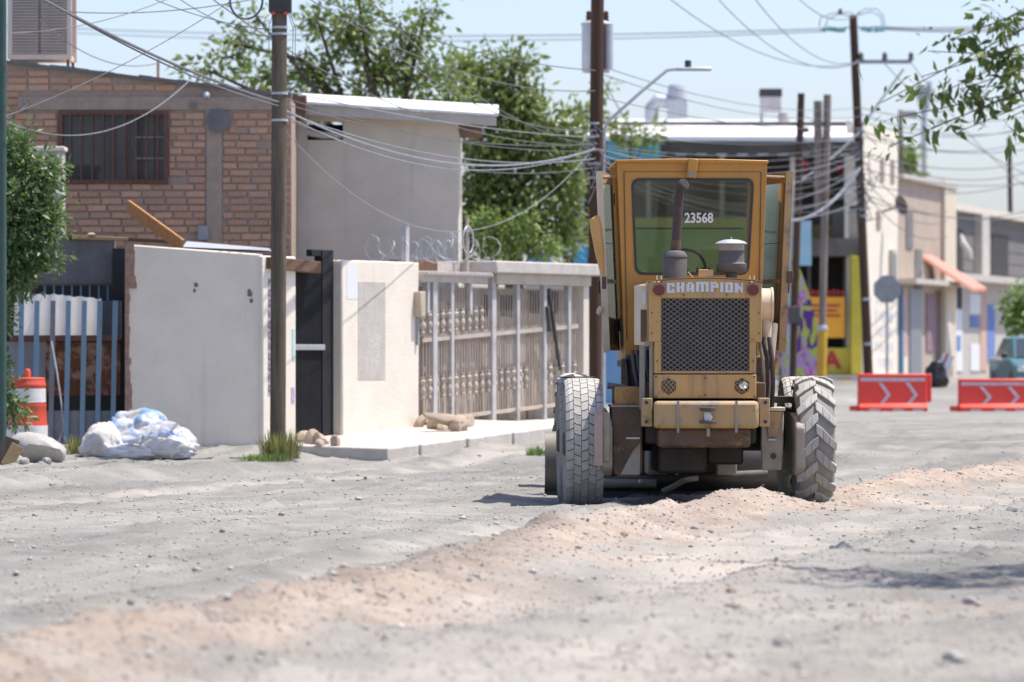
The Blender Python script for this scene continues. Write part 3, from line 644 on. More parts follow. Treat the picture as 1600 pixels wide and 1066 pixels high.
# seam ribs on the rear panel
for sx in (-.665, .672): MB().beam((sx*.96, CY0-.004, 1.6), (sx*1.0, CY0-.004, 3.24), .008, .008).build('seam', M['rusty'], cab)
MB().box(-.66,.665,CY0-.003,CY0+.002,3.238,3.243).build('seam', M['rusty'], cab)
rf = MB().prism([(-.742,3.33),(.745,3.325),(.74,3.352),(.2,3.366),(-.2,3.368),(-.738,3.356)], CY0-.03, CY1+.12).build('cab_roof', M['yellow_cab'], GR, bevel=.008)
lb = MB().box(-.045,.045,-.05,.0,-.165,.02, Matrix.Translation((.005,CY0-.03,3.345)) @ Matrix.Rotation(.10, 4, 'Y')).build('roof_strap', M['yellow_cab'], rf, bevel=.006)
MB().box(-.03,.03,-.06,-.049,-.16,-.10, Matrix.Translation((.005,CY0-.03,3.345)) @ Matrix.Rotation(.10, 4, 'Y')).build('strap_bolt', M['dustysteel'], rf)
ft = MB(); plate_hole(ft, outer, rquad((-.66,3.24),(.66,3.24),(.60,1.72),(-.60,1.72), .06), CY1, CY1+.05); ft.build('cab_front_panel', M['yellow_cab'], GR)
fg = MB(); fg.prism(rquad((-.655,3.235),(.655,3.235),(.595,1.725),(-.595,1.725), .06), CY1+.02, CY1+.026); fg.build('windscreen', glassmat('clear_glass', (.8,.82,.78), .04, .12), GR, smooth=False)
MB().box(-.60,.60,CY1+.028,CY1+.05,2.72,2.735).build('windscreen_bar', M['black'], GR)
for sx in (-1, 1):
    sp_ = MB(); sp_.add([(sx*(cabx(1.40)-.03),CY0+.05,1.40),(sx*cabx(1.40),CY0+.05,1.40),(sx*cabx(1.9),CY0+.05,1.9),(sx*(cabx(1.9)-.03),CY0+.05,1.9),
                         (sx*(cabx(1.40)-.03),CY1,1.40),(sx*cabx(1.40),CY1,1.40),(sx*cabx(1.75),CY1,1.75),(sx*(cabx(1.75)-.03),CY1,1.75)],
                        [(0,1,2,3),(4,7,6,5),(0,4,5,1),(1,5,6,2),(2,6,7,3),(3,7,4,0)]); sp_.build('cab_side_panel', M['yellow_worn'], GR)
    MB().beam((sx*(cabx(1.8)-.03),CY0+.55,1.6),(sx*(cabx(3.33)-.03),CY0+.55,3.33),.05,.05).build('cab_post', M['yellow_cab'], GR)
MB().box(-.66,.66,CY0+.05,CY1,1.34,1.40).build('cab_floor', M['oily'], GR)
MB().box(-.62,.62,CY0-.25,CY1,1.18,1.34).build('cab_base', M['rusty'], GR, bevel=.02)
st = MB().box(-.24,.24,1.55,2.0,1.75,1.90).build('seat', M['black'], GR, bevel=.04); MB().box(-.22,.22,1.50,1.60,1.9,2.27).build('seat_back', M['black'], st, bevel=.04); MB().box(-.15,.15,1.6,1.95,1.40,1.75).build('seat_base', M['oily'], st)
sc_ = MB().cyl((0,2.5,1.40),(0,2.22,2.30),.05,.035).build('steering_column', M['black'], GR)
tw = MB(); tw.tube([(.20*math.cos(a), 2.22+.20*math.sin(a)*.35, 2.32+.20*math.sin(a)*.94) for a in np.linspace(0, 2*math.pi, 25)], .016, 7); tw.build('steering_wheel', M['black'], sc_)
for k, lx in enumerate((-.14,-.09,.12,.17,.22)):
    MB().cyl((lx,2.3,1.9),(lx+.01*k-.02,2.25,2.33),.010,.012,n=7).build('control_lever', M['black'], sc_)
# doors, both standing open, hinged at the front post
def door(sx, open_x):
    yh, yr = 2.02, 1.24
    def P(u, z, off=0):                      # u 0 hinge .. 1 free edge
        return Vector((sx*(cabx(z)+.005+u*open_x+off), yh+(yr-yh)*u, z))
    z0, z1 = 1.50, 3.24; d_ = MB(); th = .022
    def strip(u0, u1, za, zb, mb, t0=0., t1=th):
        q = [P(u0,za,t0),P(u1,za,t0),P(u1,zb,t0),P(u0,zb,t0),P(u0,za,t1),P(u1,za,t1),P(u1,zb,t1),P(u0,zb,t1)]
        mb.add(q, [(0,3,2,1),(4,5,6,7),(0,1,5,4),(1,2,6,5),(2,3,7,6),(3,0,4,7)])
    strip(0,.09,z0,z1,d_); strip(.90,1,z0,z1,d_); strip(.09,.90,z1-.10,z1,d_); strip(.09,.90,z0,z0+.06,d_); strip(.09,.90,2.16,2.20,d_)
    dd = d_.build('door', M['yellow_cab'] if sx > 0 else M['yellow_worn'], GR)
    e_ = MB(); strip(1.0,1.012,z0-.02,z1+.01,e_,-.02,.045); e_.build('door_edge', M['cream'] if sx < 0 else M['yellow_worn'], dd)
    s2 = MB(); strip(.088,.105,z0+.06,z1-.10,s2,-.003,th+.003); strip(.885,.902,z0+.06,z1-.10,s2,-.003,th+.003); s2.build('window_seal', M['black'], dd)
    for za, zb in ((z0+.06, 2.16), (2.20, z1-.10)):
        g2 = MB(); strip(.09,.90,za,zb,g2,.008,.013); g2.build('pane', GL_SIDE, dd, smooth=False)
    b2 = MB(); strip(.10,.89,2.55,2.556,b2,.004,.018); b2.build('pane_joint', M['black'], dd)
    hn = MB()
    for zz_ in (1.75, 3.0): hn.cyl(P(-.02,zz_-.06,.01), P(-.02,zz_+.06,.01), .02, n=8)
    hn.build('hinge', M['rusty'], dd)
    st_ = MB().cyl(P(.95,3.19,-.02), (sx*(cabx(3.19)-.02), 1.30, 3.20), .016, n=8); st_.build('door_stay', M['yellow_worn'], dd)
    hd = MB().tube([P(.93,2.05,.03),P(.93,2.07,.07),P(.93,2.17,.07),P(.93,2.19,.03)], .012, 6); hd.build('handle', M['oily'], dd)
    return dd, P
dl, PL = door(-1, .155); drr, PR = door(1, .21)
cvr = MB().tube([(-.955,1.25,2.805),(-.945,1.25,2.79),(-.925,1.25,2.66),(-.895,1.25,2.45),(-.865,1.25,2.25),(-.852,1.25,2.18)], [.03,.056,.058,.048,.026,.014], 14).build('mirror_arm_cover', pmat('pale_orange_plastic', (.62,.34,.10), (.55,.29,.08), 4, .5, dust=.12), dl)
MB().box(-.875,-.835,1.22,1.28,2.10,2.22).build('mirror_clamp', M['rusty'], dl, bevel=.006)
MB().lathe([(0,0),(.03,0),(.045,.02),(.04,.05),(0,.06)], 12, Matrix.Translation((-.87,1.24,1.88)) @ Matrix.Rotation(math.radians(-70), 4, 'Y')).build('work_lamp', M['cream'], dl)
MB().box(.93,.99,1.2,1.27,2.16,2.28).build('mirror_clamp', M['rusty'], drr, bevel=.006)
# lower cab clutter left and right
MB().box(-.66,-.55,.85,1.12,1.02,1.46).build('hydraulic_valve', M['oily'], GR, bevel=.02)
MB().cyl((-.60,.7,1.46),(-.60,.7,1.10),.075,.03).build('funnel', M['black'], GR)
MB().box(-.715,-.675,.6,.75,1.02,1.42).build('step_rail', M['rusty'], GR)
MB().box(.56,.66,.6,1.1,1.1,1.45).build('hydraulic_valve', M['rusty'], GR, bevel=.02)

# ---- side tanks and tandem cases
ft_ = MB(); ft_.prism([(-.86,.36),(-.80,.30),(-.62,.30),(-.575,.36),(-.575,.98),(-.86,.98)], -.52, .05); lt_ = ft_.build('side_tank', M['rusty'], GR, bevel=.02)
MB().box(-.835,-.58,-.50,.02,.983,1.16).build('tank_box', pmat('rust_streaked_yellow', (.40,.20,.04), (.22,.11,.035), 6, .75, rust=.5, rustc=(.09,.045,.02), rscale=5, dust=.2), lt_, bevel=.015)
MB().box(-.87,-.57,-.53,.05,.968,.988).build('tank_rim', M['dustysteel'], lt_)
pt = MB(); pt.prism([(-.78,.335),(-.60,.335),(-.595,.63),(-.66,.56),(-.71,.47)], -.528, -.52); pt.build('dust_patch', M['dustysteel'], lt_)
MB().box(-.73,-.60,-.535,-.52,.668,.684).build('step_bar', M['galv'], lt_)
MB().cyl((-.90,-.45,1.17),(-.72,-.45,1.155),.032,.02).build('filler_pipe', M['muffler'], lt_)
for sx in (-1, 1):
    tc_ = MB(); tc_.prism([(-.62,.40),(-.5,.32),(2.05,.32),(2.17,.40),(2.17,.78),(2.0,.88),(.9,.95),(.65,.95),(-.45,.88),(-.62,.78)], sx*.86, sx*.955, 'x')
    tc_.build('tandem_case', M['dustysteel'], GR, bevel=.02)
pk_ = MB(); pk_.add([(-1.035,-.70,.42),(-1.035,-.70,.90),(-1.0,-.70,.965),(-.955,-.70,.95),(-.955,-.70,.42),(-1.035,-.685,.42),(-1.035,-.685,.90),(-1.0,-.685,.965),(-.955,-.685,.95),(-.955,-.685,.42)],
    [(0,1,2,3,4),(9,8,7,6,5),(0,5,6,1),(1,6,7,2),(2,7,8,3),(3,8,9,4),(4,9,5,0)]); pk_.build('mud_scraper', M['pinkplate'], GR, bevel=.005)
MB().box(-.953,-.885,-.66,-.60,.46,.92).build('scraper_arm', M['rim'], GR, bevel=.012)
ra = MB(); ra.prism([(.56,.37),(.745,.37),(.76,.60),(.765,.93),(.55,.93),(.55,.62)], -.42, -.34); rb_ = ra.build('axle_bracket', M['dustysteel'], GR, bevel=.012)
MB().prism([(.575,.925),(.745,.925),(.70,.68),(.62,.68)], -.44, -.421).build('gusset', M['yellow_worn'], rb_, bevel=.006)
MB().box(.55,.775,-.45,.0,.93,.965).build('bracket_ledge', M['cream'], rb_, bevel=.006)
MB().box(.615,.69,-.445,-.42,.652,.668).build('step_bar', M['galv'], rb_)
MB().cyl((.665,-.432,.505),(.665,-.418,.505),.028,n=14).build('bolt_hole', M['black'], rb_)
MB().box(.53,.95,.0,.9,1.0,1.06).build('deck_plate', M['oily'], GR)
MB().box(-1.30,-.96,.55,1.3,1.235,1.247).build('fender_plate', M['black'], GR)
# ---- undercarriage, circle and moldboard
mo = MB(); pr = []
for k in range(13):
    a = -1.05 + 2.1*k/12; pr.append((3.72-.34*math.cos(a)*1.0, .36+.36*math.sin(a)))
pr2 = [(y+.03, z) for y, z in pr][::-1]; mo.prism(pr+pr2, -1.36, 1.16, 'x'); mbd = mo.build('moldboard', pmat('blade_steel', (.10,.095,.09), (.06,.056,.053), 5, .5, metal=.4, dust=.45), GR)
MB().box(-1.36,1.16,3.535,3.56,.0,.12).build('cutting_edge', M['muffler'], mbd)
MB().cyl((-1.05,3.2,.15),(.9,3.2,.24),.05,n=14).build('slide_rail', M['muffler'], mbd)
MB().cyl((-1.0,2.95,.16),(-.25,2.95,.155),.042,n=14).build('slide_cylinder', M['dustysteel'], mbd)
MB().cyl((-.42,2.9,.175),(-.40,2.88,.185),.022,n=10).build('grease_cap', M['rag'], mbd)
MB().cyl((-.05,2.7,.36),(.18,2.7,.33),.035,n=12).build('slide_cylinder', M['cream'], mbd)
MB().tube([(-.15,2.65,.40),(-.10,2.62,.33),(-.06,2.62,.27),(-.02,2.64,.31)], .03, 8).build('hose', M['dustysteel'], mbd)
MB().tube([(-.2,2.7,.08),(-.1,2.66,.13),(.02,2.64,.2),(.15,2.7,.215)], .028, 8).build('hose', M['dustysteel'], mbd)
MB().lathe([(.55,0),(.70,0),(.70,.09),(.55,.09)], 36, Matrix.Translation((0,3.3,.62))).build('turning_circle', M['oily'], mbd)
MB().box(-.35,-.15,2.7,3.3,.25,.62).build('circle_arm', M['dustysteel'], mbd, bevel=.02); MB().box(.35,.55,2.7,3.3,.25,.62).build('circle_arm', M['dustysteel'], mbd, bevel=.02)
MB().box(-.28,.28,2.62,3.2,.9,1.4).build('articulation_hitch', M['rusty'], GR, bevel=.04)
gn = MB().tube([(0,3.1,1.15),(0,3.7,1.6),(0,4.4,1.75),(0,5.6,1.5),(0,6.5,1.1)], [.17,.16,.15,.14,.13], 4).build('gooseneck_beam', M['yellow_worn'], GR)
MB().cyl((-1.0,6.2,.62),(1.0,6.2,.62),.09,n=12).build('front_axle', M['rusty'], GR)
MB().beam((0,6.2,.6),(0,6.2,1.2),.3,.3).build('front_bolster', M['rusty'], GR)

# ---- wheels
TR, TWD = .622, .36
def tyre_prof(w, R_):
    h = w/2
    return [(R_*.50,-h*.72),(R_*.56,-h*.92),(R_*.72,-h*1.0),(R_*.88,-h*.97),(R_*.955,-h*.84),(R_*.975,-h*.5),(R_*.98,0),(R_*.975,h*.5),(R_*.955,h*.84),(R_*.88,h*.97),(R_*.72,h*1.0),(R_*.56,h*.92),(R_*.50,h*.72)]
AX = Matrix.Rotation(math.radians(90), 4, 'Y')
def surf_r(u): return TR*(.98 - .02*(abs(u)**2.2) - .03*max(0, abs(u)-.8)/.2)
def patch(mb, quad_uv, hgt, w=TWD):
    """a raised tread block: polygon in (u across -1..1, a arc in metres) mapped on the tyre; local frame x = axle"""
    n = len(quad_uv); lo = []; hi = []
    for (u, a) in quad_uv:
        for lst, r_ in ((lo, surf_r(u)-.006), (hi, surf_r(u)+hgt)):
            th = a/TR; lst.append((u*w/2, r_*math.sin(th), r_*math.cos(th)))
    mb.add(lo+hi, [tuple(range(n, 2*n))] + [(i, (i+1) % n, n+(i+1) % n, n+i) for i in range(n)])
def wheel(x, y, z, kind, separate, yaw=0, tilt=0):
    wm = MB().lathe(tyre_prof(TWD, TR), 56, AX); o = wm.build('wheel', M['rubber'], GR, (x, y, z), (0, tilt, yaw))
    rm = MB().lathe([(0,-.10),(.20,-.10),(.24,-.13),(.31,-.14),(.325,-.125),(.30,-.06),(.30,.06),(.325,.125),(.31,.14),(.24,.13),(.20,.06),(0,.06)], 32, AX); rm.build('rim', M['rim'], o)
    MB().lathe([(0,-.19),(.10,-.19),(.13,-.15),(.14,-.1),(.14,.1),(.10,.17),(0,.17)], 20, AX).build('hub', M['rusty'], o)
    if kind == 'chevron':
        n = 17; p_ = 2*math.pi*TR/n
        def lug(s_):
            m_ = MB(); a = p_*.36; v = .09
            pts = [(-.06*s_, v-a*.55), (.30*s_, v*.25-a*.55), (.62*s_, -v*.35-a*.5), (1.0*s_, -v*.95-a*.45), (1.06*s_, -v*.95+a*.45), (.62*s_, -v*.15+a*.5), (.28*s_, v*.55+a*.55), (-.06*s_, v+a*.5)]
            if s_ < 0: pts = pts[::-1]
            # split into convex-ish quads along the lug
            q = [(pts[0],pts[1],pts[6],pts[7]),(pts[1],pts[2],pts[5],pts[6]),(pts[2],pts[3],pts[4],pts[5])]
            for k_ in q: patch(m_, list(k_), .030)
            return m_
        if separate:
            ms = [lug(1).mesh('tread_lug', M['rubber_lug']), lug(-1).mesh('tread_lug', M['rubber_lug'])]
            for k in range(n):
                for j in (0, 1):
                    q_ = inst('tread_lug', ms[j], o, (0,0,0), ((k+.5*j)*2*math.pi/n, 0, 0))
                    bv = q_.modifiers.new('bevel', 'BEVEL'); bv.width = .008; bv.segments = 2; bv.limit_method = 'ANGLE'
        else:
            m_ = MB()
            for j, s_ in ((0, 1), (1, -1)):
                base = lug(s_)
                for k in range(n):
                    Rm = Matrix.Rotation((k+.5*j)*2*math.pi/n, 4, 'X'); m_.add([Rm @ Vector(v) for v in base.v], base.f)
            m_.build('tread', M['rubber_lug'], o)
    else:
        cols = [(-.98,-.60),(-.57,-.21),(-.18,.18),(.21,.57),(.60,.98)]; n = 40; p_ = 2*math.pi*TR/n
        def blk(c, j):
            m_ = MB(); u0, u1 = c; s_ = .012 if j % 2 else -.012; hh = p_*.445; um = (u0+u1)/2
            patch(m_, [(u0,-hh+s_),(um,-hh-.004),(u1,-hh-s_),(u1,hh-s_),(um,hh-.004),(u0,hh+s_)], .017); return m_
        if separate:
            for j, c in enumerate(cols):
                me_ = blk(c, j).mesh('tread_block', M['rubber_lug'], False)
                for k in range(n): inst('tread_block', me_, o, (0,0,0), ((k+.5*(j % 2))*2*math.pi/n, 0, 0))
        else:
            m_ = MB()
            for j, c in enumerate(cols):
                base = blk(c, j)
                for k in range(n):
                    Rm = Matrix.Rotation((k+.5*(j % 2))*2*math.pi/n, 4, 'X'); m_.add([Rm @ Vector(v) for v in base.v], base.f)
            m_.build('tread', M['rubber_lug'], o, smooth=False)
    return o
wheel(-1.115, 0, .615, 'block', True); wheel(1.075, 0, .62, 'chevron', True, math.radians(-1.2))
wheel(-1.115, 1.55, .615, 'block', False); wheel(1.075, 1.55, .62, 'block', False)
wheel(-.98, 6.2, .62, 'chevron', False, 0, .05); wheel(.98, 6.2, .62, 'chevron', False, 0, .05)

# ================================================================ HOUSES AND WALLS ON THE LEFT
def zat(py, Y): return CAMZ + (HOR-py)/F*Y
def slab_between(mb, a, b, thick, z0a, z1a, z0b=None, z1b=None, side=1):
    """vertical wall panel from a to b (plan), thickness to the left of a->b when side=1"""
    z0b = z0a if z0b is None else z0b; z1b = z1a if z1b is None else z1b
    a = Vector((a[0], a[1], 0)); b = Vector((b[0], b[1], 0)); d = (b-a).normalized(); n = Vector((-d.y, d.x, 0))*thick*side
    q = [a, b, b+n, a+n]; zz0 = [z0a, z0b, z0b, z0a]; zz1 = [z1a, z1b, z1b, z1a]
    vs_ = [Vector((p.x, p.y, z)) for p, z in zip(q, zz0)] + [Vector((p.x, p.y, z)) for p, z in zip(q, zz1)]
    f = [(0,3,2,1),(4,5,6,7),(0,1,5,4),(1,2,6,5),(2,3,7,6),(3,0,4,7)]
    if side < 0: f = [t[::-1] for t in f]
    mb.add(vs_, f)
def rough_edge(o, strength=.02, cuts=0):
    pass
# --- white boundary wall at the corner
bw = thing('boundary_wall', 'whitewashed corner wall with chipped edge behind the wooden utility pole', 'wall', (0,0,0))
m_ = MB(); slab_between(m_, (-4.87,60.72), (-3.165,60.98), .22, -.3, 2.82, -.3, 2.70); m_.build('front_panel', M['white_wall'], bw, bevel=.02)
m_ = MB(); slab_between(m_, (-3.16,60.93), fp(.70)[:2], .2, -.3, 2.68); m_.build('return_panel', M['white_wall'], bw, bevel=.02)
ch = MB()
for k in range(34):                                     # broken plaster showing the brick at the left end
    z = .1+k*.08; w = .025+.045*R.random() + (.06 if z > 2.2 else 0)
    ch.box(-4.895, -4.87+w, 60.705, 60.80, z, z+.082)
ch.build('chipped_edge', pmat('exposed_brick_edge', (.30,.16,.10), (.38,.30,.25), 12, .95, bump=.5), bw)
for px, py, r_ in ((305,445,.03),(303,454,.02),(388,458,.045),(391,470,.025)):
    p = at(px, py, 60.75); f_ = (p.x+4.87)/1.705; y_ = 60.72+.26*f_
    m_ = MB(); m_.prism([(p.x+r_*(.7+.5*R.random())*math.cos(a), p.z+r_*(.9+.6*R.random())*math.sin(a)) for a in np.linspace(0, 2*math.pi, 9, endpoint=False)], y_-.0035, y_+.03); m_.build('chip', M['concrete_dark'], bw)
lm = pmat('faded_purple_paint', (.38,.26,.44), (.50,.42,.50), 25, .9); lm2 = pmat('faded_teal_paint', (.30,.55,.55), (.5,.6,.6), 20, .9)
for k in range(11):
    z = 2.30-k*.135; t = .035
    m_ = MB()
    for (u0,u1,w0,w1) in ((0,.075,.0,.022),(0,.075,.07,.09),(.0,.02,.0,.09)) if k % 3 else ((0,.02,0,.09),(.055,.075,0,.09),(0,.075,.035,.055)):
        q = [fp(t+u0,.003,z+w0),fp(t+u1,.003,z+w0),fp(t+u1,.003,z+w1),fp(t+u0,.003,z+w1),fp(t+u0,-.01,z+w0),fp(t+u1,-.01,z+w0),fp(t+u1,-.01,z+w1),fp(t+u0,-.01,z+w1)]
        m_.add(q, [(0,1,2,3),(0,4,5,1),(3,2,6,7),(1,5,6,2),(0,3,7,4)])
    m_.build('painted_mark', lm, bw, smooth=False)
def fbox(mb, t0, t1, n0, n1, z0, z1, z0b=None, z1b=None):
    z0b = z0 if z0b is None else z0b; z1b = z1 if z1b is None else z1b
    mb.add([fp(t0,n0,z0),fp(t0,n1,z0),fp(t1,n1,z0b),fp(t1,n0,z0b),fp(t0,n0,z1),fp(t0,n1,z1),fp(t1,n1,z1b),fp(t1,n0,z1b)], [(0,3,2,1),(4,5,6,7),(0,1,5,4),(1,2,6,5),(2,3,7,6),(3,0,4,7)]); return mb
fbox(MB(), .60,.66, -.005,.003, 1.35,1.75).build('painted_mark', lm2, bw); fbox(MB(), .58,.66, -.005,.003, .8,1.0).build('painted_mark', lm, bw)
# --- black sheet metal gate
gt = thing('metal_gate', 'black ribbed metal gate with a silver crossbar beside the white pillar', 'gate', (0,0,0))
m_ = MB(); fbox(m_, .71,1.60,-.20,-.16,.33,2.62); gp = m_.build('gate_panel', M['gate_black'], gt)
m_ = MB()
for k in range(21): fbox(m_, .725+k*.0415,.745+k*.0415,-.16,-.143,.36,2.60)
m_.build('rib', M['gate_black'], gp)
fbox(MB(), .71,1.62,-.143,-.10,1.48,1.555).build('crossbar', M['greysteel'], gt, bevel=.008)
fbox(MB(), 1.60,1.885,-.26,-.13,.25,2.79).build('gate_post', M['gate_black'], gt, bevel=.01)
fbox(MB(), 1.36,1.60,-.24,-.15,2.70,2.79).build('post_arm', M['gate_black'], gt, bevel=.01)
fbox(MB(), .71,1.60,-.18,-.12,.27,.325).build('threshold_bar', M['galv'], gt)
wb = MB(); fbox(wb, -.02,1.24,-.14,.06,2.515,2.665,2.475,2.625); tag(wb.build('timber_beam', M['wood_dark'], None, bevel=.006), 'brown timber beam laid across the top of the black gate', 'beam')
# --- white pillar wall
pw = thing('pillar_wall', 'bright whitewashed wall panel with a grey patch between black gate and porch fence', 'wall', (0,0,0))
fbox(MB(), 1.895,3.95,-.30,0,-.2,2.66).build('panel', M['white_wall'], pw, bevel=.02)
fbox(MB(), 1.888,1.899,-.29,-.02,.25,2.6).build('shaded_side', M['concrete'], pw)  # grey sheet paints in the shade on the pillar's left-facing return
fbox(MB(), 2.30,3.02,-.01,.004,1.09,2.38).build('grey_patch', M['concrete_pale'], pw)
fbox(MB(), 2.0,2.28,-.01,.003,2.15,2.62).build('faint_patch', pmat('bluish_whitewash', (.66,.68,.71), (.70,.69,.67), 8, .9), pw)
mt = thing('meter_box', 'small tan electricity meter box with conduit at the edge of the white wall', 'meter box', (0,0,0))
fbox(MB(), 3.80,3.945,.0,.11,1.93,2.27).build('case', pmat('tan_paint', (.50,.43,.31), (.42,.35,.25), 8, .7, dust=.2), mt, bevel=.015)
fbox(MB(), 3.85,3.89,.0,.04,1.55,1.93).build('conduit', M['greysteel'], mt)
# --- porch with barred fence
pf = thing('porch_fence', 'rusty barred porch fence with white posts and balusters behind the bars', 'fence', (0,0,0))
def gy(t): return .27+.046*t
posts = [tpx(p) for p in (676, 703, 768, 806, 848, 886)]
for k, t in enumerate(posts):
    w = .06 if k in (0, 2) else .04
    fbox(MB(), t-w, t+w, -.03,.05, gy(t)-.1, 2.50).build('post', M['white_metal'], pf, bevel=.008)
edges = [3.96] + posts + [8.62]
for a, b_ in zip(edges[:-1], edges[1:]):
    m_ = MB(); n_ = max(1, int((b_-a-.1)/.075))
    for k in range(n_):
        t = a+.06+(b_-a-.12)*(k+.5)/n_; fbox(m_, t-.006, t+.006, -.006,.006, gy(t)+.06, 2.36)
    m_.build('bars', M['bar_rust'], pf, smooth=False)
    for z_, hh in ((.08,.022),(1.16,.028),(1.95,.02)):
        fbox(MB(), a+.04,b_-.04,.009,.028, gy(a)+z_-hh, gy(a)+z_+hh, gy(b_)+z_-hh, gy(b_)+z_+hh).build('rail', M['bar_rust'] if z_ < 1 else M['dust_panel'], pf)
# scalloped spear points along the middle rail
m_ = MB()
for k in range(75):
    t = 4.05+k*.06
    m_.cyl(fp(t,.02,gy(t)+1.19), fp(t,.02,gy(t)+1.24), .014, .003, 5)
tag(m_.build('spear_points', M['bar_rust'], pf), kind='stuff')
fbox(MB(), 3.97,8.6,-.20,-.14,.2,2.34).build('backboard', M['dust_panel'], pf)
for t in (5.1, 6.4, 7.3): fbox(MB(), t,t+.05,-.14,-.11,.3,2.3).build('batten', M['dustysteel'], pf)
fbox(MB(), 6.05,6.9,-.139,-.13,1.95,2.25).build('dark_gap', M['dark_inside'], pf); fbox(MB(), 7.35,8.25,-.139,-.13,2.0,2.32).build('dark_gap', M['dark_inside'], pf)
bal = MB().lathe([(.03,0),(.035,.03),(.02,.05),(.042,.10),(.046,.13),(.026,.17),(.02,.19),(.038,.22),(.042,.25),(.02,.28),(.03,.29),(.03,.31)], 10).mesh('baluster', M['dustwhite'])
for k in range(25):
    t = 4.02+k*.1855
    if k not in (17,18): inst('baluster', bal, pf, fp(t, .012, gy(t)+.36))
    if k < 10: inst('baluster', bal, pf, fp(t, .012, gy(t)+1.24))
fbox(MB(), 3.97,8.6,-.135,-.01, .50,.525, .71,.735).build('sill', M['concrete'], pf)
fbox(MB(), 3.97,5.95,-.135,-.01, 1.655,1.675, 1.745,1.765).build('sill', M['concrete'], pf)
fbox(MB(), 3.97,5.8,-.05,.06,2.40,2.50).build('lintel', M['concrete_pale'], pf)
fbox(MB(), 4.1,4.16,-.04,.05,1.98,2.40).build('post', M['white_metal'], pf); fbox(MB(), 5.3,5.36,-.04,.05,1.98,2.40).build('post', M['white_metal'], pf)
br = MB(); br.beam(fp(7.6,.06,2.35), fp(7.95,.06,1.2), .05, .03); br.beam(fp(7.52,.06,2.1), fp(7.6,.06,1.75), .09, .03); br.build('hanging_strap', M['muffler'], pf)
pr_ = thing('porch_roof', 'pale concrete porch slab over the barred fence', 'roof', (0,0,0))
fbox(MB(), 5.85,9.0,-1.6,.17,2.545,2.715).build('slab', M['concrete_pale'], pr_, bevel=.02)
fbox(MB(), 6.0,8.85,-.3,.10,2.40,2.545).build('edge_beam', pmat('cream_render', (.52,.46,.37), (.44,.38,.30), 4, .9), pr_, bevel=.01)
fbox(MB(), 8.68,8.85,-.12,.06,.1,2.40).build('corner_post', M['concrete'], pr_)
fbox(MB(), 3.97,5.84,-1.4,.12,2.50,2.535).build('roof_sheet', pmat('pink_sheet', (.62,.44,.36), (.60,.56,.52), 7, .8, rust=.35), pr_)
for k in range(23):                                      # corrugated edge of the low sheet
    t = 4.0+k*.08; m_ = MB().cyl(fp(t,-1.2,2.535), fp(t,.135,2.525), .022, n=8); m_.build('corrugation', M['white_metal'], pr_)
fbox(MB(), 4.0,5.1,-.5,-.35,2.535,2.70).build('timber', M['wood_dark'], pr_, bevel=.01)
fbox(MB(), 5.12,5.83,-.5,-.40,2.535,2.70).build('block_edge', M['concrete_pale'], pr_)
# razor wire coils
rz = thing('razor_wire', 'tangled coil of razor wire above the white wall and porch', 'wire', (0,0,0))
for (t0, t1, rad_, zc, turns, sd_) in ((3.0,5.3,.17,2.84,13,1),(5.0,6.6,.20,2.88,5,2)):
    pts = []; n_ = turns*14; r0 = random.Random(sd_)
    for k in range(n_+1):
        a = 2*math.pi*k/14; u = k/n_
        pts.append(fp(t0+(t1-t0)*u+.12*math.sin(a*.5+k*.013), -.25+rad_*math.cos(a)*.8+.04*math.sin(k*.7), zc+rad_*math.sin(a)*(.85+.25*math.sin(k*.11))))
    MB().tube(pts, .0036, 4).build('coil', M['galv'], rz)
fbox(MB(), 3.84,3.93,-.22,-.14,2.60,3.16).build('post', M['white_metal'], rz)
t_ = tpx(755); MB().cyl(fp(t_,-.25,2.5), fp(t_,-.25,3.32), .025, n=8).build('post', M['bar_rust'], rz)
MB().tube([fp(5.7+.25*math.cos(a)*.6, -.2, 3.0+.19*math.sin(a)) for a in np.linspace(-1.2, 4.4, 16)], .011, 6).build('loop', M['galv'], rz)

# --- blue slatted yard gate and the sheets behind it
yg = thing('yard_gate', 'faded blue steel slat gate with rusted sheets, left of the white wall', 'gate', (0,0,0))
for k, px in enumerate((34,58,83,107,132,156,180)):
    p0 = at(px-4, 668, 61.3); p1 = at(px, 470, 61.3)
    m_ = MB(); m_.beam((p0.x, 61.3, .25), (p1.x, 61.3, p1.z), .062, .03, up=(0,1,0))
    m_.build('slat', M['blue_slat'] if k != 2 else pmat('browned_slat', (.22,.20,.19), (.18,.27,.34), 4, .8, rust=.45), yg)
m_ = MB(); m_.box(at(20,0,61.33).x, at(188,0,61.33).x, 61.32, 61.35, .28, zat(642,61.33)); m_.build('kick_plate', pmat('blue_grey_sheet', (.13,.17,.21), (.17,.20,.23), 5, .7, dust=.3), yg)
m_ = MB(); m_.box(at(15,0,61.36).x, at(188,0,61.36).x, 61.34, 61.39, zat(533,61.36), zat(524,61.36)); m_.build('top_rail', M['rust_red'], yg)
def corr(mb, x0, x1, z0, z1, y, amp, pitch, tilt=0, ragged=0):
    n_ = int((x1-x0)/pitch*4); rr_ = random.Random(3)
    top = [z1 + ragged*(rr_.random()-.5) - tilt*(i/n_) for i in range(n_+1)]
    f = []; v = []
    for i in range(n_+1):
        x = x0+(x1-x0)*i/n_; yy_ = y+amp*math.cos(i*math.pi/2)
        v += [(x, yy_, z0), (x, yy_+.12, top[i]), (x, yy_+.008, z0), (x, yy_+.128, top[i])]
    for i in range(n_):
        a = i*4; f += [(a, a+4, a+5, a+1), (a+2, a+3, a+7, a+6), (a+1, a+5, a+7, a+3), (a, a+2, a+6, a+4)]
    mb.add(v, f)
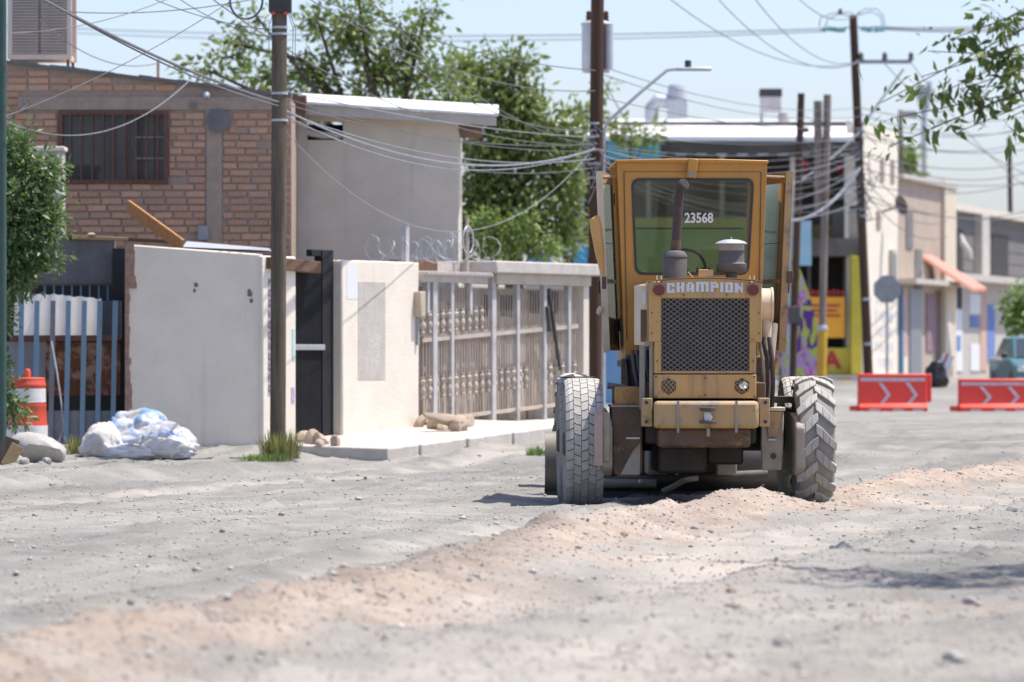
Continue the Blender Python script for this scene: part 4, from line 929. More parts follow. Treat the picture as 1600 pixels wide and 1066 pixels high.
m_ = MB(); corr(m_, at(22,0,61.7).x, at(158,0,61.7).x, zat(527,61.7), zat(455,61.7), 61.62, .012, .2, .10, .03); tag(m_.build('corrugated_sheet', M['tin'], yg), 'sun-bleached white corrugated sheet')
m_ = MB(); m_.box(at(60,0,61.5).x, at(188,0,61.5).x, 61.46, 61.475, zat(618,61.5), zat(536,61.5)); tag(m_.build('rusted_sheet', M['tin_rust'], yg), 'brown rusted sheet')
m_ = MB(); m_.box(at(10,0,61.5).x, at(72,0,61.5).x, 61.44, 61.455, zat(640,61.5), zat(534,61.5)); m_.build('grey_sheet', M['tin_grey'], yg)
m_ = MB(); m_.box(at(140,0,61.9).x, at(190,0,61.9).x, 61.9, 61.92, zat(530,61.9), zat(470,61.9)); m_.build('dark_sheet', pmat('slate_sheet', (.13,.14,.16), (.10,.11,.12), 4, .7), yg)
dw = thing('yard_wall', 'rough dark grey rendered wall behind the blue gate', 'wall', (0,0,0))
m_ = MB(); m_.box(-9.5, at(178,0,62.6).x, 62.6, 62.9, zat(446,62.6), zat(372,62.6)); m_.build('upper_panel', M['concrete_dark'], dw, bevel=.03)
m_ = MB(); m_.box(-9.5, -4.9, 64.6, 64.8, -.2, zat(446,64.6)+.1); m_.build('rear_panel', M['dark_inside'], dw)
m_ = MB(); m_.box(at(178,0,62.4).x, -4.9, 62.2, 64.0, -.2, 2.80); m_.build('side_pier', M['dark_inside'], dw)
for k in range(9):
    x = at(70+k*14,0,62.62).x; MB().box(x-.01,x+.01,62.64,62.66,zat(470,62.6),zat(446,62.6)).build('bar', M['blue_slat'], dw)
# old lumber and sheets lying on top of the walls
def plank(name, label, a, b, w, h, mat, grp=None):
    o = MB().beam(a, b, w, h).build(name, mat, None, bevel=.004); tag(o, label, 'plank', grp); return o
plank('plank', 'orange plank leaning up from the wall top against the brick house', at(285,384,61.2), at(200,322,62.3), .04, .16, M['wood_orange'])
plank('plank', 'long reddish board lying flat on the dark yard wall', at(92,369,62.6), at(262,377,62.7), .10, .05, M['wood_dark'])
plank('plank', 'short pale board lying on the dark yard wall', at(112,371,62.55), at(200,374,62.62), .06, .045, M['wood_pale'])
o = inst('rubble_stone', RT[1], None, at(142,367,62.5), (0,0,1), (.07,.05,.035)); tag(o, 'small pale stone resting on the boards of the yard wall', 'stone')
m_ = MB(); m_.add([at(292,377,63)+Vector((0,0,0)), at(420,388,63), at(425,392,61.4), at(285,386,61.4)], [(0,1,2,3)]); m_.add([p+Vector((0,0,-.02)) for p in (at(292,377,63), at(420,388,63), at(425,392,61.4), at(285,386,61.4))], [(3,2,1,0)])
tag(m_.build('metal_sheet', M['galv'], None), 'grey metal sheet lying behind the top of the white wall', 'sheet')
lr = thing('lean_to_roof', 'low flat roof filling the yard behind the white corner wall', 'roof', (0,0,0))
m_ = MB(); m_.box(-4.7,-3.3,61.3,67.9,2.35,2.5); m_.build('deck', M['concrete_dark'], lr)

# --- brick house
HY = 68.0
bh = thing('brick_house', 'orange brick house with a barred window and sloping roof edge', 'house', (0,0,0))
hx0, hx1 = at(-60,0,HY).x, at(455,0,HY).x
def htop(x): 
    px = 800+x*F/HY; return zat(98+ (px-10)*.118, HY)
wx0, wx1, wz0, wz1 = at(93,0,HY).x, at(261,0,HY).x, zat(286,HY), zat(175,HY)
m_ = MB(); y0, y1 = HY+.02, HY+.2
m_.prism([(hx0,-.2),(wx0,-.2),(wx0,htop(wx0)),(hx0,htop(hx0))], y0, y1); m_.prism([(wx1,-.2),(hx1,-.2),(hx1,htop(hx1)),(wx1,htop(wx1))], y0, y1)
m_.prism([(wx0,-.2),(wx1,-.2),(wx1,wz0),(wx0,wz0)], y0, y1); m_.prism([(wx0,wz1),(wx1,wz1),(wx1,htop(wx1)),(wx0,htop(wx0))], y0, y1)
wl = m_.build('front_wall', M['mortar'], bh)
m_ = MB(); m_.prism([(hx0,-.2),(hx0,htop(hx0)-.05),(hx1,htop(hx1)-.05),(hx1,-.2)][::-1], y1+.002, HY+5); m_.build('body', M['mortar'], bh)
m_ = MB(); n_ = 26
for k in range(n_):
    xa = hx0+(hx1-hx0)*k/n_; xb = hx0+(hx1-hx0)*(k+1)/n_+.003; j = .02*R.random()
    m_.prism([(xa,htop(xa)-.01),(xb,htop(xb)-.01),(xb,htop(xb)+.03+j),(xa,htop(xa)+.03+j)], HY-.04-j, HY+.25)
m_.build('coping', M['concrete_dark'], bh)
bm_ = MB().box(-.5,.5,0,.05,-.040,.040).mesh('brick', M['brick'])
lz0, lz1 = zat(172,HY), zat(151,HY); cx0, cx1 = at(322,0,HY).x, at(347,0,HY).x
cnt = 0; rest = MB(); vents = [(at(341,188,HY).x, zat(188,HY), .19)]
row = 0; z = zat(392, HY)
while z < 5.6:
    x = hx0 - .3*R.random() + (.15 if row % 2 else 0)
    while x < hx1-.05:
        ln = .272 + .03*(R.random()-.5); a, b2 = max(x, hx0+.02), min(x+ln, hx1-.02); x += ln+.026
        blk = []
        if lz0-.045 < z < lz1+.035: blk.append((at(30,0,HY).x, 99))
        if wz0-.05 < z < wz1+.05: blk.append((wx0-.035, wx1+.035))
        if z < lz0: blk.append((cx0-.012, cx1+.012))
        for va_, vz_, vr_ in vents:
            if abs(z-vz_) < vr_: h_ = math.sqrt(vr_**2-(z-vz_)**2)+.03; blk.append((va_-h_, va_+h_))
        segs = [(a, b2)]
        for u0, u1 in blk: segs = [q for s0, s1 in segs for q in ((s0, min(s1, u0)), (max(s0, u1), s1)) if q[1]-q[0] > .06]
        for s0, s1 in segs:
            if z+.045 > htop((s0+s1)/2)-.02 or R.random() < .012: continue
            xc = (s0+s1)/2
            if xc > at(0,0,HY).x-.1 and z > zat(386,HY) and cnt < 300:
                inst('brick', bm_, wl, (xc, HY+.004-.012*R.random(), z+.006*(R.random()-.5)), (0, .02*(R.random()-.5), 0), (s1-s0, 1, .84+.16*R.random())); cnt += 1
            else: rest.box(s0, s1, HY-.004, HY+.03, z-.040, z+.040)
    z += .1005; row += 1
if rest.v: tag(rest.build('brickwork', M['brick'], wl), kind='stuff')
m_ = MB(); m_.box(at(28,0,HY).x, hx1-.01, HY-.016, HY+.05, lz0, lz1); m_.build('concrete_band', M['mortar'], bh, bevel=.01)
m_ = MB(); m_.box(cx0, cx1, HY-.014, HY+.05, 1.0, lz0-.001); m_.build('concrete_column', M['mortar'], bh, bevel=.01)
m_ = MB(); m_.box(wx0+.002,wx1-.002,HY+.45,HY+.47,wz0,wz1); m_.build('room_behind', M['dark_inside'], bh)
wf = MB(); t = .045
wf.box(wx0-.02,wx1+.02,HY-.03,HY+.03,wz1-t,wz1+.01); wf.box(wx0-.02,wx1+.02,HY-.03,HY+.03,wz0-.01,wz0+t); wf.box(wx0-.02,wx0+t,HY-.03,HY+.03,wz0+t,wz1-t); wf.box(wx1-t,wx1+.02,HY-.03,HY+.03,wz0+t,wz1-t)
xm = at(177,0,HY).x; wf.box(xm-.02,xm+.02,HY-.03,HY+.03,wz0+t,wz1-t); win = wf.build('window', M['rust_red'], bh)
for a, b_ in ((wx0+t, xm-.02), (xm+.02, wx1-t)):
    MB().box(a,b_,HY+.06,HY+.066,wz0+t,wz1-t).build('pane', glassmat('house_glass', (.35,.36,.36), .05, .25), win, smooth=False)
for k in range(9):
    x = wx0+.155*(k+1)
    if abs(x-xm) > .05: MB().box(x-.011,x+.011,HY-.05,HY-.03,wz0+.01,wz1-.01).build('bar', M['rust_red'], win)
for x in (xm+.22, xm+.40, xm+.58): MB().box(x-.01,x+.01,HY+.03,HY+.05,wz0+t,wz1-t).build('inner_bar', M['rust_red'], win)
for z in (wz0+.35, wz0+.65): MB().box(xm+.30,wx1-t,HY+.03,HY+.05,z-.01,z+.01).build('inner_bar', M['greysteel'], win)
va, vz, vr = vents[0]
vt = MB().lathe([(0,0),(.135,0),(.14,.03),(.165,.035),(.165,0)], 24, Matrix.Translation((va,HY+.01,vz)) @ Matrix.Rotation(math.radians(90), 4, 'X')).build('round_vent', M['mortar'], bh)
MB().lathe([(.135,.012),(.165,.012),(.168,.045),(.137,.045)], 24, Matrix.Translation((va,HY+.0,vz)) @ Matrix.Rotation(math.radians(90), 4, 'X')).build('ring', M['concrete_dark'], vt)
p = at(323,148,HY); MB().lathe([(0,0),(.05,0),(.055,.05),(.02,.09),(0,.09)], 12, Matrix.Translation((p.x,HY-.01,p.z)) @ Matrix.Rotation(math.radians(110), 4, 'X')).build('wall_lamp', M['galv'], bh)
p = at(303,165,HY); MB().cyl((p.x,HY-.05,p.z),(p.x,HY+.02,p.z),.05).build('pipe_stub', M['concrete_dark'], bh)
p = at(318,364,HY); MB().box(p.x-.07,p.x+.07,HY-.10,HY-.02,p.z-.1,p.z+.1).build('junction_box', M['greysteel'], bh)
p = at(38,158,HY); MB().tube([(p.x,HY-.03,p.z),(p.x+.05,HY-.06,p.z-.05),(p.x-.03,HY-.08,p.z-.14),(p.x-.2,HY-.05,p.z-.2)], .02, 6).build('drain_pipe', M['greysteel'], bh)
# evaporative cooler on the roof
ec = thing('evaporative_cooler', 'tall beige louvred evaporative cooler on the brick house roof', 'air cooler', (at(64,0,69).x, 69.2, zat(94,69)))
cw_, chh_ = .425, 1.30; BE = pmat('beige_enamel', (.62,.55,.48), (.53,.46,.40), 4, .6, rust=.32, rustc=(.24,.12,.05))
m_ = MB()
for sx in (-1, 1):
    for sy in (-.4, .4): m_.box(sx*cw_-.035, sx*cw_+.035, sy-.035, sy+.035, 0, chh_)
m_.box(-cw_,cw_,-.43,.43,-.005,.075); m_.box(-cw_,cw_,-.43,.43,chh_,chh_+.06); m_.build('frame', BE, ec, bevel=.008)
for x0_, x1_ in ((-.39,-.02),(.02,.39)):
    m_ = MB()
    for k in range(28):
        z = .09+k*.043; m_.add([(x0_,-.44,z),(x1_,-.44,z),(x1_,-.40,z+.03),(x0_,-.40,z+.03),(x0_,-.435,z-.006),(x1_,-.435,z-.006),(x1_,-.395,z+.024),(x0_,-.395,z+.024)], [(0,1,2,3),(4,7,6,5),(0,4,5,1),(3,2,6,7)])
    m_.build('louvres', BE, ec, smooth=False)
MB().box(-.39,.39,-.385,.385,.08,chh_).build('pad', pmat('aspen_pad', (.34,.29,.24), (.26,.22,.18), 8, .95), ec)
for sx in (-1, 1):
    for sy in (-.38, .38): MB().box(sx*(cw_-.02)-.02, sx*(cw_-.02)+.02, sy-.02, sy+.02, -.42, 0).build('leg', M['rust_red'], ec)
MB().box(-.3,.3,-.3,.3,-.42,-.12).build('duct', M['galv'], ec)
pp_ = thing('chimney_pipe', 'thin rusty vent pipe on the brick house roof', 'pipe', (at(247,0,70).x, 70, zat(125,70))); MB().cyl((0,0,-.3),(0,0,.30),.022,n=8).build('pipe', M['rim'], pp_)
pier = thing('pale_pier', 'pale plastered pier in front of the brick house, half hidden by shrub leaves', 'wall', (0,0,0))
m_ = MB(); m_.box(-7.5, at(98,0,65).x, 65, 65.4, -.2, zat(230,65)); m_.build('shaft', M['concrete_pale'], pier, bevel=.02); m_ = MB(); m_.box(-7.5, at(101,0,65).x, 64.96, 65.44, zat(236,65), zat(229,65)); m_.build('cap', M['white_wall'], pier, bevel=.01)

# --- grey rendered house
gh = thing('grey_house', 'plain grey rendered house with a white sloping roof', 'house', (0,0,0))
gx0, gx1 = at(453,0,70).x, at(716,0,70).x
ox0, ox1, oz0, oz1 = at(480,0,70).x, at(536,0,70).x, zat(219,70), zat(190,70)
m_ = MB(); y0, y1 = 70.0, 70.2
zt_ = lambda x: zat(163+20*(x-gx0)/(gx1-gx0+.6), 70)
m_.prism([(gx0,-.2),(ox0,-.2),(ox0,zt_(ox0)),(gx0,zt_(gx0))],y0,y1); m_.prism([(ox1,-.2),(gx1,-.2),(gx1,zt_(gx1)),(ox1,zt_(ox1))],y0,y1); m_.box(ox0,ox1,y0,y1,-.2,oz0); m_.prism([(ox0,oz1),(ox1,oz1),(ox1,zt_(ox1)),(ox0,zt_(ox0))],y0,y1); m_.build('front_wall', M['concrete'], gh)
m_ = MB(); m_.box(gx0,gx1,y1+.4,75,-.2,4.8); m_.box(gx1-.2,gx1-.002,y1,y1+.4,-.2,4.8); m_.build('body', M['concrete'], gh)
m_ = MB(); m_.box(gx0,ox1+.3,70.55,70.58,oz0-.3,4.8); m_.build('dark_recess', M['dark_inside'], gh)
m_ = MB(); m_.tube([(gx0+.05,70.05,oz0+.22),(ox0+.05,70.08,oz0+.10),(ox0+.25,70.1,oz0+.07),(ox1-.02,70.1,oz0+.075)], [.03,.05,.06,.055], 8); m_.build('wrapped_pipe', M['sack'], gh)
rx0, rx1 = at(470,0,69.6).x, at(779,0,69.6).x
def rq(x, py_l, py_r, Y):
    u = (x-rx0)/(rx1-rx0); return zat(py_l+(py_r-py_l)*u, Y)
fz = [(rq(rx0,158,178,69.6)), (rq(rx1,158,178,69.6))]; bz = [zat(146,74), zat(164,74)]
k_ = 74/69.6
m_ = MB(); m_.add([(rx0,69.6,fz[0]),(rx1,69.6,fz[1]),(rx1*k_,74,bz[1]),(rx0*k_,74,bz[0]),(rx0,69.6,fz[0]-.035),(rx1,69.6,fz[1]-.035),(rx1*k_,74,bz[1]-.035),(rx0*k_,74,bz[0]-.035)], [(0,1,2,3),(7,6,5,4),(0,4,5,1),(1,5,6,2),(2,6,7,3),(3,7,4,0)]); rf_ = m_.build('roof', M['white_roof'], gh)
m_ = MB(); m_.add([(rx0+.05,69.66,fz[0]-.037),(rx1-.03,69.66,fz[1]-.037),(rx1-.03,69.74,fz[1]-.037),(rx0+.05,69.74,fz[0]-.037),(rx0+.05,69.66,fz[0]-.19),(rx1-.03,69.66,fz[1]-.17),(rx1-.03,69.74,fz[1]-.17),(rx0+.05,69.74,fz[0]-.19)], [(0,1,2,3),(7,6,5,4),(0,4,5,1),(1,5,6,2),(2,6,7,3),(3,7,4,0)]); m_.build('fascia', M['concrete_pale'], rf_)
m_ = MB(); m_.box(gx1,rx1-.25,70.2,73,fz[1]-.20,fz[1]-.12); m_.build('eave_rafter', M['rust_red'], rf_)
MB().box(at(449,0,69.4).x, at(478,0,69.4).x, 69.3, 69.9, zat(186,69.4), zat(150,69.4)).build('roof_timber', M['wood_dark'], gh)


# ================================================================ SMALL THINGS ON THE LEFT VERGE
def gp(px, Y): 
    x = (px-800)/F*Y; return Vector((x, Y, gz1(x, Y)))
# traffic drum
p = gp(43, 60.3); p.z = zat(702, 60.3)-.02
dm = thing('traffic_drum', 'orange traffic drum with two white bands in front of the blue gate', 'drum', p)
hh = zat(590,60.3)-p.z
body = MB().lathe([(0,0),(.262,0),(.262,hh*.10),(.255,hh*.12),(.25,hh*.36),(.245,hh*.385),(.235,hh*.60),(.24,hh*.62),(.228,hh*.66),(.225,hh*.86),(.232,hh*.88),(.232,hh*.915),(.222,hh*.93),(.222,hh*.99),(.21,hh),(0,hh)], 32).build('body', M['orange'], dm)
MB().lathe([(.253,hh*.14),(.2565,hh*.141),(.2545,hh*.345),(.25,hh*.345)], 32).build('white_band', M['reflect'], dm); MB().lathe([(.236,hh*.665),(.2325,hh*.667),(.2305,hh*.85),(.226,hh*.85)], 32).build('white_band', M['reflect'], dm)
MB().lathe([(0,hh),(.042,hh),(.042,hh+.08),(.03,hh+.105),(0,hh+.11)], 14).build('handle', M['orange'], dm, bevel=.004)
# boulder and broken blocks
p = gp(57, 57.0); o = inst('boulder', rock_mesh(99, M['stone'], 3, .1), None, (p.x, 57.0, p.z+.16), (.05,.16,.3), (.36,.30,.235)); tag(o, 'large pale grey boulder in front of the orange drum', 'boulder')
for k, (px, Y, s_, lab) in enumerate(((22,56.6,.10,'broken grey concrete block at the foot of the green post'),(38,56.3,.06,'small stone chip below the boulder'),(72,56.2,.07,'white stone chip at the right foot of the boulder'))):
    p = gp(px, Y); o = inst('rubble_block', RK[k], None, (p.x, Y, p.z+s_*.5), (0,.1,k), (s_*1.3, s_, s_*.8)); tag(o, lab, 'stone')
bd = thing('broken_board', 'splintered grey board leaning by the green post', 'board', gp(3, 56.4)); MB().box(-.10,.10,-.02,.02,0,.34, Matrix.Rotation(.35,4,'Y')).build('board', M['wood'], bd); MB().box(-.02,.13,-.05,-.025,.02,.3, Matrix.Rotation(.5,4,'Y')).build('board', M['wood_pale'], bd)
# green post at the frame edge
gpz = gp(3, 57.5); gp_ = thing('green_post', 'dark green steel post standing beside the leafy shrub', 'post', gpz)
MB().cyl((0,0,-.1),(0,0,6.2),.055,n=16).build('shaft', M['green_pole'], gp_); MB().box(-.09,.09,-.09,.09,-.05,.03).build('base_plate', M['green_pole'], gp_)
MB().tube([(.03,-.06,5.62),(.2,-.1,5.58),(.42,-.1,5.62),(.5,-.1,5.85)], .02, 6).build('cable_bracket', M['black'], gp_)
# bundle of sacks
from mathutils import noise as MN
def sack(name, label, px, Y, rx, ry, rz_, seed, mat, dz=0, grp=None, rot=0, crumple=.85):
    import bmesh
    bm = bmesh.new(); bmesh.ops.create_icosphere(bm, subdivisions=5, radius=1)
    sv = Vector((seed*3.7, seed*1.3, seed*2.1))
    for v in bm.verts:
        d = v.co.normalized(); w = d*1.1+sv+MN.noise_vector(d*1.6+sv)*.5
        k = 1 + .34*crumple*(MN.noise(w*.9)) - .13*crumple*(1-abs(MN.noise(w*1.3)))**7 - .05*crumple*(1-min(1, 3*abs(MN.noise(w*1.9+sv))))**2 + .004*MN.noise(w*12)
        z = max(d.z*k, -.5-.05*MN.noise(w*3))
        v.co = Vector((d.x*k*rx*(1+.12*(z < 0)), d.y*k*ry*(1+.12*(z < 0)), (z+.55)*rz_/1.5))
    me_ = bpy.data.meshes.new(name); bm.to_mesh(me_); bm.free(); me_.materials.append(mat); me_.polygons.foreach_set('use_smooth', [True]*len(me_.polygons))
    o = bpy.data.objects.new(name, me_); COL.objects.link(o); p = gp(px, Y); o.location = (p.x, Y, p.z-.02+dz); o.rotation_euler = (0,0,rot)
    tag(o, label, 'sack', grp); return o
sb = pmat('sack_with_print', (.68,.66,.63), (.48,.46,.44), 4, .55, bump=.5, bscale=60, stain=.52, stainc=(.12,.30,.60), streak=.45, streakc=(.42,.40,.38), sscale=7)
s1 = sack('plastic_sack', 'large bulging white sack with blue print against the white wall', 212, 59.65, .46, .34, .58, 3, sb)
s2 = sack('plastic_sack', 'crumpled flat white sack spread in front of the bulging one', 250, 58.95, .40, .2, .25, 8, M['sack'], rot=-.25)
s5 = sack('plastic_sack', 'flattened white sack slumped over the right shoulder of the bulging one', 262, 59.4, .34, .28, .40, 31, sb)
s6 = sack('plastic_sack', 'long limp sack with an open mouth lying lowest in the heap', 205, 58.85, .36, .17, .20, 37, M['sack'], rot=.2)
s3 = sack('plastic_sack', 'small folded white sack at the right end of the sack heap', 272, 59.15, .22, .2, .27, 12, sb)
s4 = sack('plastic_sack', 'slumped grey sack at the left end of the sack heap', 160, 59.3, .24, .25, .45, 15, M['sack'])
# strips of blue print and folds as separate parts of the big sack
for k, (x, z) in enumerate(((-.30,.16),(-.1,.22),(.14,.2),(.33,.12))):
    MB().tube([(x-.10,-.27,z-.10),(x-.03,-.285,z),(x+.06,-.27,z+.05),(x+.16,-.25,z+.02)], [.006,.02,.024,.006], 6).build('fold', M['sack'], s2)
hs = thing('garden_hose', 'loop of pale hose hanging from the blue gate beside the drum', 'hose', gp(88, 60.6)); MB().tube([(-.12,.6,1.35),(-.02,.3,.95),(.06,.05,.55),(.09,.0,.25),(.02,-.05,.04),(-.1,-.08,.02)], .012, 6).build('hose', M['wire_pale'], hs)
# heaps of tan rubble by the gate and fence
def heap(px0, px1, Y0, Y1, n_, s0, s1_, lab, grp, zt=None):
    for k in range(n_):
        px = px0+(px1-px0)*R.random(); Y = Y0+(Y1-Y0)*R.random(); x = (px-800)/F*Y; s_ = s0+(s1_-s0)*R.random()
        t = (Vector((x,Y,0))-A0).dot(D); zz_ = pav_top(t, 0)
        o = inst('rubble_stone', RT[k % 5], None, (x, Y, zz_+s_*.4), (R.random(), R.random(), R.random()*6), (s_*1.35, s_, s_*.7)); tag(o, lab, 'stone', grp)
heap(465, 535, 60.6, 61.6, 6, .05, .13, 'tan rubble stone heaped before the black gate', 'rubble by the gate')
heap(655, 745, 63.2, 64.6, 17, .05, .16, 'tan rubble stone heaped against the porch fence', 'rubble by the fence')
o = inst('rubble_stone', RT[3], None, gp(700,63.4)+Vector((0,0,.15)), (0,.15,.5), (.42,.10,.08)); o.location.z = pav_top(3.5,0)+.13; tag(o, 'long tan lump lying across the rubble by the porch fence', 'stone')
# ---- weeds
def tuft(name, label, x, y, n_, h_, spread, mat, z=None):
    m_ = MB(); z = gz1(x, y)-.02 if z is None else z; r0 = random.Random(int(x*100+y))
    for k in range(n_):
        a = r0.random()*6.283; r_ = spread*r0.random()**.7; bx_, by_ = r_*math.cos(a), r_*math.sin(a); hh_ = h_*(.4+.7*r0.random()); le = .5*r0.random()
        w_ = .006; dx, dy = math.cos(a)*le*hh_, math.sin(a)*le*hh_; c_, s_ = math.cos(a+1.57)*w_, math.sin(a+1.57)*w_
        m_.add([(bx_-c_,by_-s_,0),(bx_+c_,by_+s_,0),(bx_+dx*.45+c_,by_+dy*.45+s_,hh_*.6),(bx_+dx*.45-c_,by_+dy*.45-s_,hh_*.6),(bx_+dx,by_+dy,hh_)], [(0,1,2,3),(3,2,4)])
    o = m_.build(name, mat, None, (x, y, z), smooth=False); tag(o, label, 'weeds'); return o
tuft('grass_tuft', 'dry yellowish grass tuft around the foot of the wooden pole', -2.83, 58.85, 420, .36, .26, M['grass'])
tuft('grass_tuft', 'low green grass patch on the verge before the wooden pole', -3.0, 58.35, 520, .10, .34, M['grass_g'])
tuft('grass_tuft', 'dry straw tuft left of the sack heap', at(120,0,59.6).x, 59.6, 160, .26, .16, M['grass'])
tuft('grass_tuft', 'small green weed at the ramp beside the grader tyre', at(838,0,62).x, 61.0, 170, .14, .14, M['grass_g'])

# ================================================================ BACKGROUND STREET
def bx(mb, px0, px1, py0, py1, Y, dy=.1, front=0):
    a = at(px0, py1, Y); b_ = at(px1, py0, Y); mb.box(a.x, b_.x, Y-front, Y+dy, a.z, b_.z); return mb
# painted wall behind the porch
w_ = thing('painted_wall', 'low grey wall with a blue painted base beyond the porch', 'wall', (0,0,0))
bx(MB(), 820, 1010, 430, 540, 104, .3).build('upper', M['concrete_pale'], w_); bx(MB(), 820, 1010, 540.2, 640, 104, .3).build('blue_base', pmat('sky_blue_paint', (.13,.30,.52), (.17,.33,.52), 3, .8, dust=.2), w_)
bx(MB(), 820, 1012, 424, 432, 104, .4, .05).build('cap', M['white_wall'], w_)
bx(MB(), 905, 985, 455, 520, 104, .02, .003).build('blue_patch', pmat('pale_blue_paint', (.40,.46,.50), (.45,.47,.48), 3, .85), w_)
sg = thing('blue_banner', 'blue and white painted boards seen above the porch roof', 'sign', (0,0,0))
bx(MB(), 826, 860, 396, 440, 100, .05).build('board', pmat('bright_blue', (.05,.32,.55), (.06,.36,.58), 3, .6), sg); bx(MB(), 896, 918, 385, 440, 100, .05).build('board', pmat('bright_blue2', (.05,.32,.55), (.06,.36,.58), 3, .6), sg); bx(MB(), 826, 918, 380, 398, 100.1, .05).build('board', M['white_roof'], sg)
# --- corner store
SY = 125.0
stn = thing('corner_store', 'two-storey corner store with white roof edge and dark balcony', 'store', (0,0,0))
gr_dark = pmat('dark_grey_render', (.11,.105,.10), (.07,.068,.066), 2, .9, stain=.35, stainc=(.2,.19,.18))
bx(MB(), 880, 1345, 190, 700, SY+4, .3).build('rear_wall', gr_dark, stn)
bx(MB(), 880, 1345, 372, 400, SY, 4).build('balcony_slab', M['concrete_dark'], stn)
m_ = MB(); a = at(862,212,SY-1.5); b_ = at(1342,214,SY-1.5); c_ = at(1342,189,SY+7); d_ = at(862,186,SY+7)
m_.add([a,b_,c_,d_]+[q_-Vector((0,0,.12)) for q_ in (a,b_,c_,d_)], [(0,1,2,3),(7,6,5,4),(0,4,5,1),(1,5,6,2),(2,6,7,3),(3,7,4,0)]); m_.build('roof', M['white_roof'], stn)
bx(MB(), 866, 1340, 214, 244, SY-1.2, .15).build('roof_fascia', gr_dark, stn)
for k in range(12): bx(MB(), 960+k*32, 976+k*32, 240, 243, SY-1.25, .04).build('fascia_light', M['white_metal'], stn)
for px in (905, 1010, 1125, 1235, 1320): bx(MB(), px, px+7, 244, 372, SY-.8, .25).build('column', M['concrete'], stn)
m_ = MB()
for k in range(90): 
    x = at(880+k*5.15,0,SY-.3).x; m_.box(x-.012,x+.012,SY-.32,SY-.30,zat(372,SY),zat(325,SY))
m_.box(at(880,0,SY).x,at(1343,0,SY).x,SY-.33,SY-.29,zat(327,SY),zat(322,SY)); m_.build('balcony_railing', M['black'], stn, smooth=False)
bx(MB(), 948, 1032, 222, 250, SY-1.5, .08).build('teal_sign', pmat('teal_paint', (.06,.30,.36), (.08,.33,.38), 3, .6), stn); bx(MB(), 1012, 1034, 250, 268, SY-1.5, .08).build('teal_sign', pmat('teal_pale', (.15,.42,.48), (.12,.38,.45), 3, .6), stn)
redp = pmat('red_paint', (.48,.03,.035), (.38,.03,.03), 4, .6)
for a_, b2_, c2_, d2_ in ((1238,1262,250,268),(1308,1322,256,270),(1325,1338,248,268),(1098,1112,255,262)): bx(MB(), a_, b2_, c2_, d2_, SY+1.2, .2).build('red_panel', redp, stn)
bx(MB(), 1222, 1268, 345, 415, SY-.6, .06).build('blue_poster', pmat('poster_blue', (.30,.55,.66), (.45,.62,.70), 2, .6), stn)
bx(MB(), 1270, 1300, 352, 386, SY+1, .1).build('mustard_panel', pmat('mustard', (.40,.32,.05), (.33,.27,.05), 3, .7), stn)
bx(MB(), 1300, 1328, 330, 392, SY+1.4, .1).build('door_leaf', M['concrete_pale'], stn)
# green boards added behind the cab to colour its rear window green
gsh = pmat('added_board_green', (.26,.50,.15), (.44,.60,.17), .9, .7); bx(MB(), 960, 1200, 352, 470, SY-.9, .08).build('added_green_board', gsh, stn); bx(MB(), 960, 1200, 340, 354, SY-.92, .06).build('added_board_top', pmat('lime', (.55,.62,.16), (.48,.58,.14), 2, .7), stn)
# ground floor
bx(MB(), 1060, 1330, 400, 545, SY+2.0, .1).build('shop_glazing', M['dark_inside'], stn)
for px in (1062, 1130, 1200, 1262, 1318): bx(MB(), px, px+5, 400, 545, SY+1.9, .08).build('mullion', M['greysteel'], stn)
bx(MB(), 1060, 1330, 544, 585, SY-.2, .3).build('yellow_base', pmat('yellow_wall', (.58,.47,.05), (.52,.42,.06), 3, .7), stn)
bx(MB(), 1330, 1347, 400, 585, SY-.5, .5).build('yellow_pillar', pmat('yellow_pillar', (.60,.50,.05), (.52,.43,.05), 3, .7), stn, bevel=.02)
bx(MB(), 1347, 1353, 380, 585, SY-.5, .5).build('white_corner', M['white_wall'], stn)
for ch_, px in (('R', 1216), ('A', 1300)):
    t_ = txt(ch_, .62, .022, .015); t_.materials.clear(); t_.materials.append(redp); p = at(px, 564, SY-.22); inst('painted_letter', t_, stn, (p.x, SY-.215, p.z), (math.radians(90),0,0), (1.05,1,1))
bx(MB(), 1262, 1320, 464, 528, SY-.28, .06).build('orange_sign', pmat('orange_sign', (.85,.40,.03), (.80,.36,.03), 3, .6), stn)
m_ = MB()
for k, (a_, b2_) in enumerate(((1268,1312),(1272,1308),(1270,1312))): bx(m_, a_, b2_, 476+k*8, 479+k*8, SY-.30, .01)
m_.build('sign_lines', redp, stn)
m_ = MB()
for k in range(9): bx(m_, 1262+k*6.5, 1266+k*6.5, 452+(k % 3), 461, SY-.28, .03)
m_.build('red_marks', redp, stn)
bx(MB(), 1185, 1420, 587, 606, SY-2.0, 6, .0).build('step', M['concrete_pale'], stn)
kp = pmat('yellow_kerb_paint', (.55,.36,.06), (.46,.33,.10), 4, .85, dust=.25)
for k in range(5): bx(MB(), 1310+k*34, 1330+k*34, 590, 606.5, SY-2.012, .01).build('yellow_kerb_mark', kp, stn)
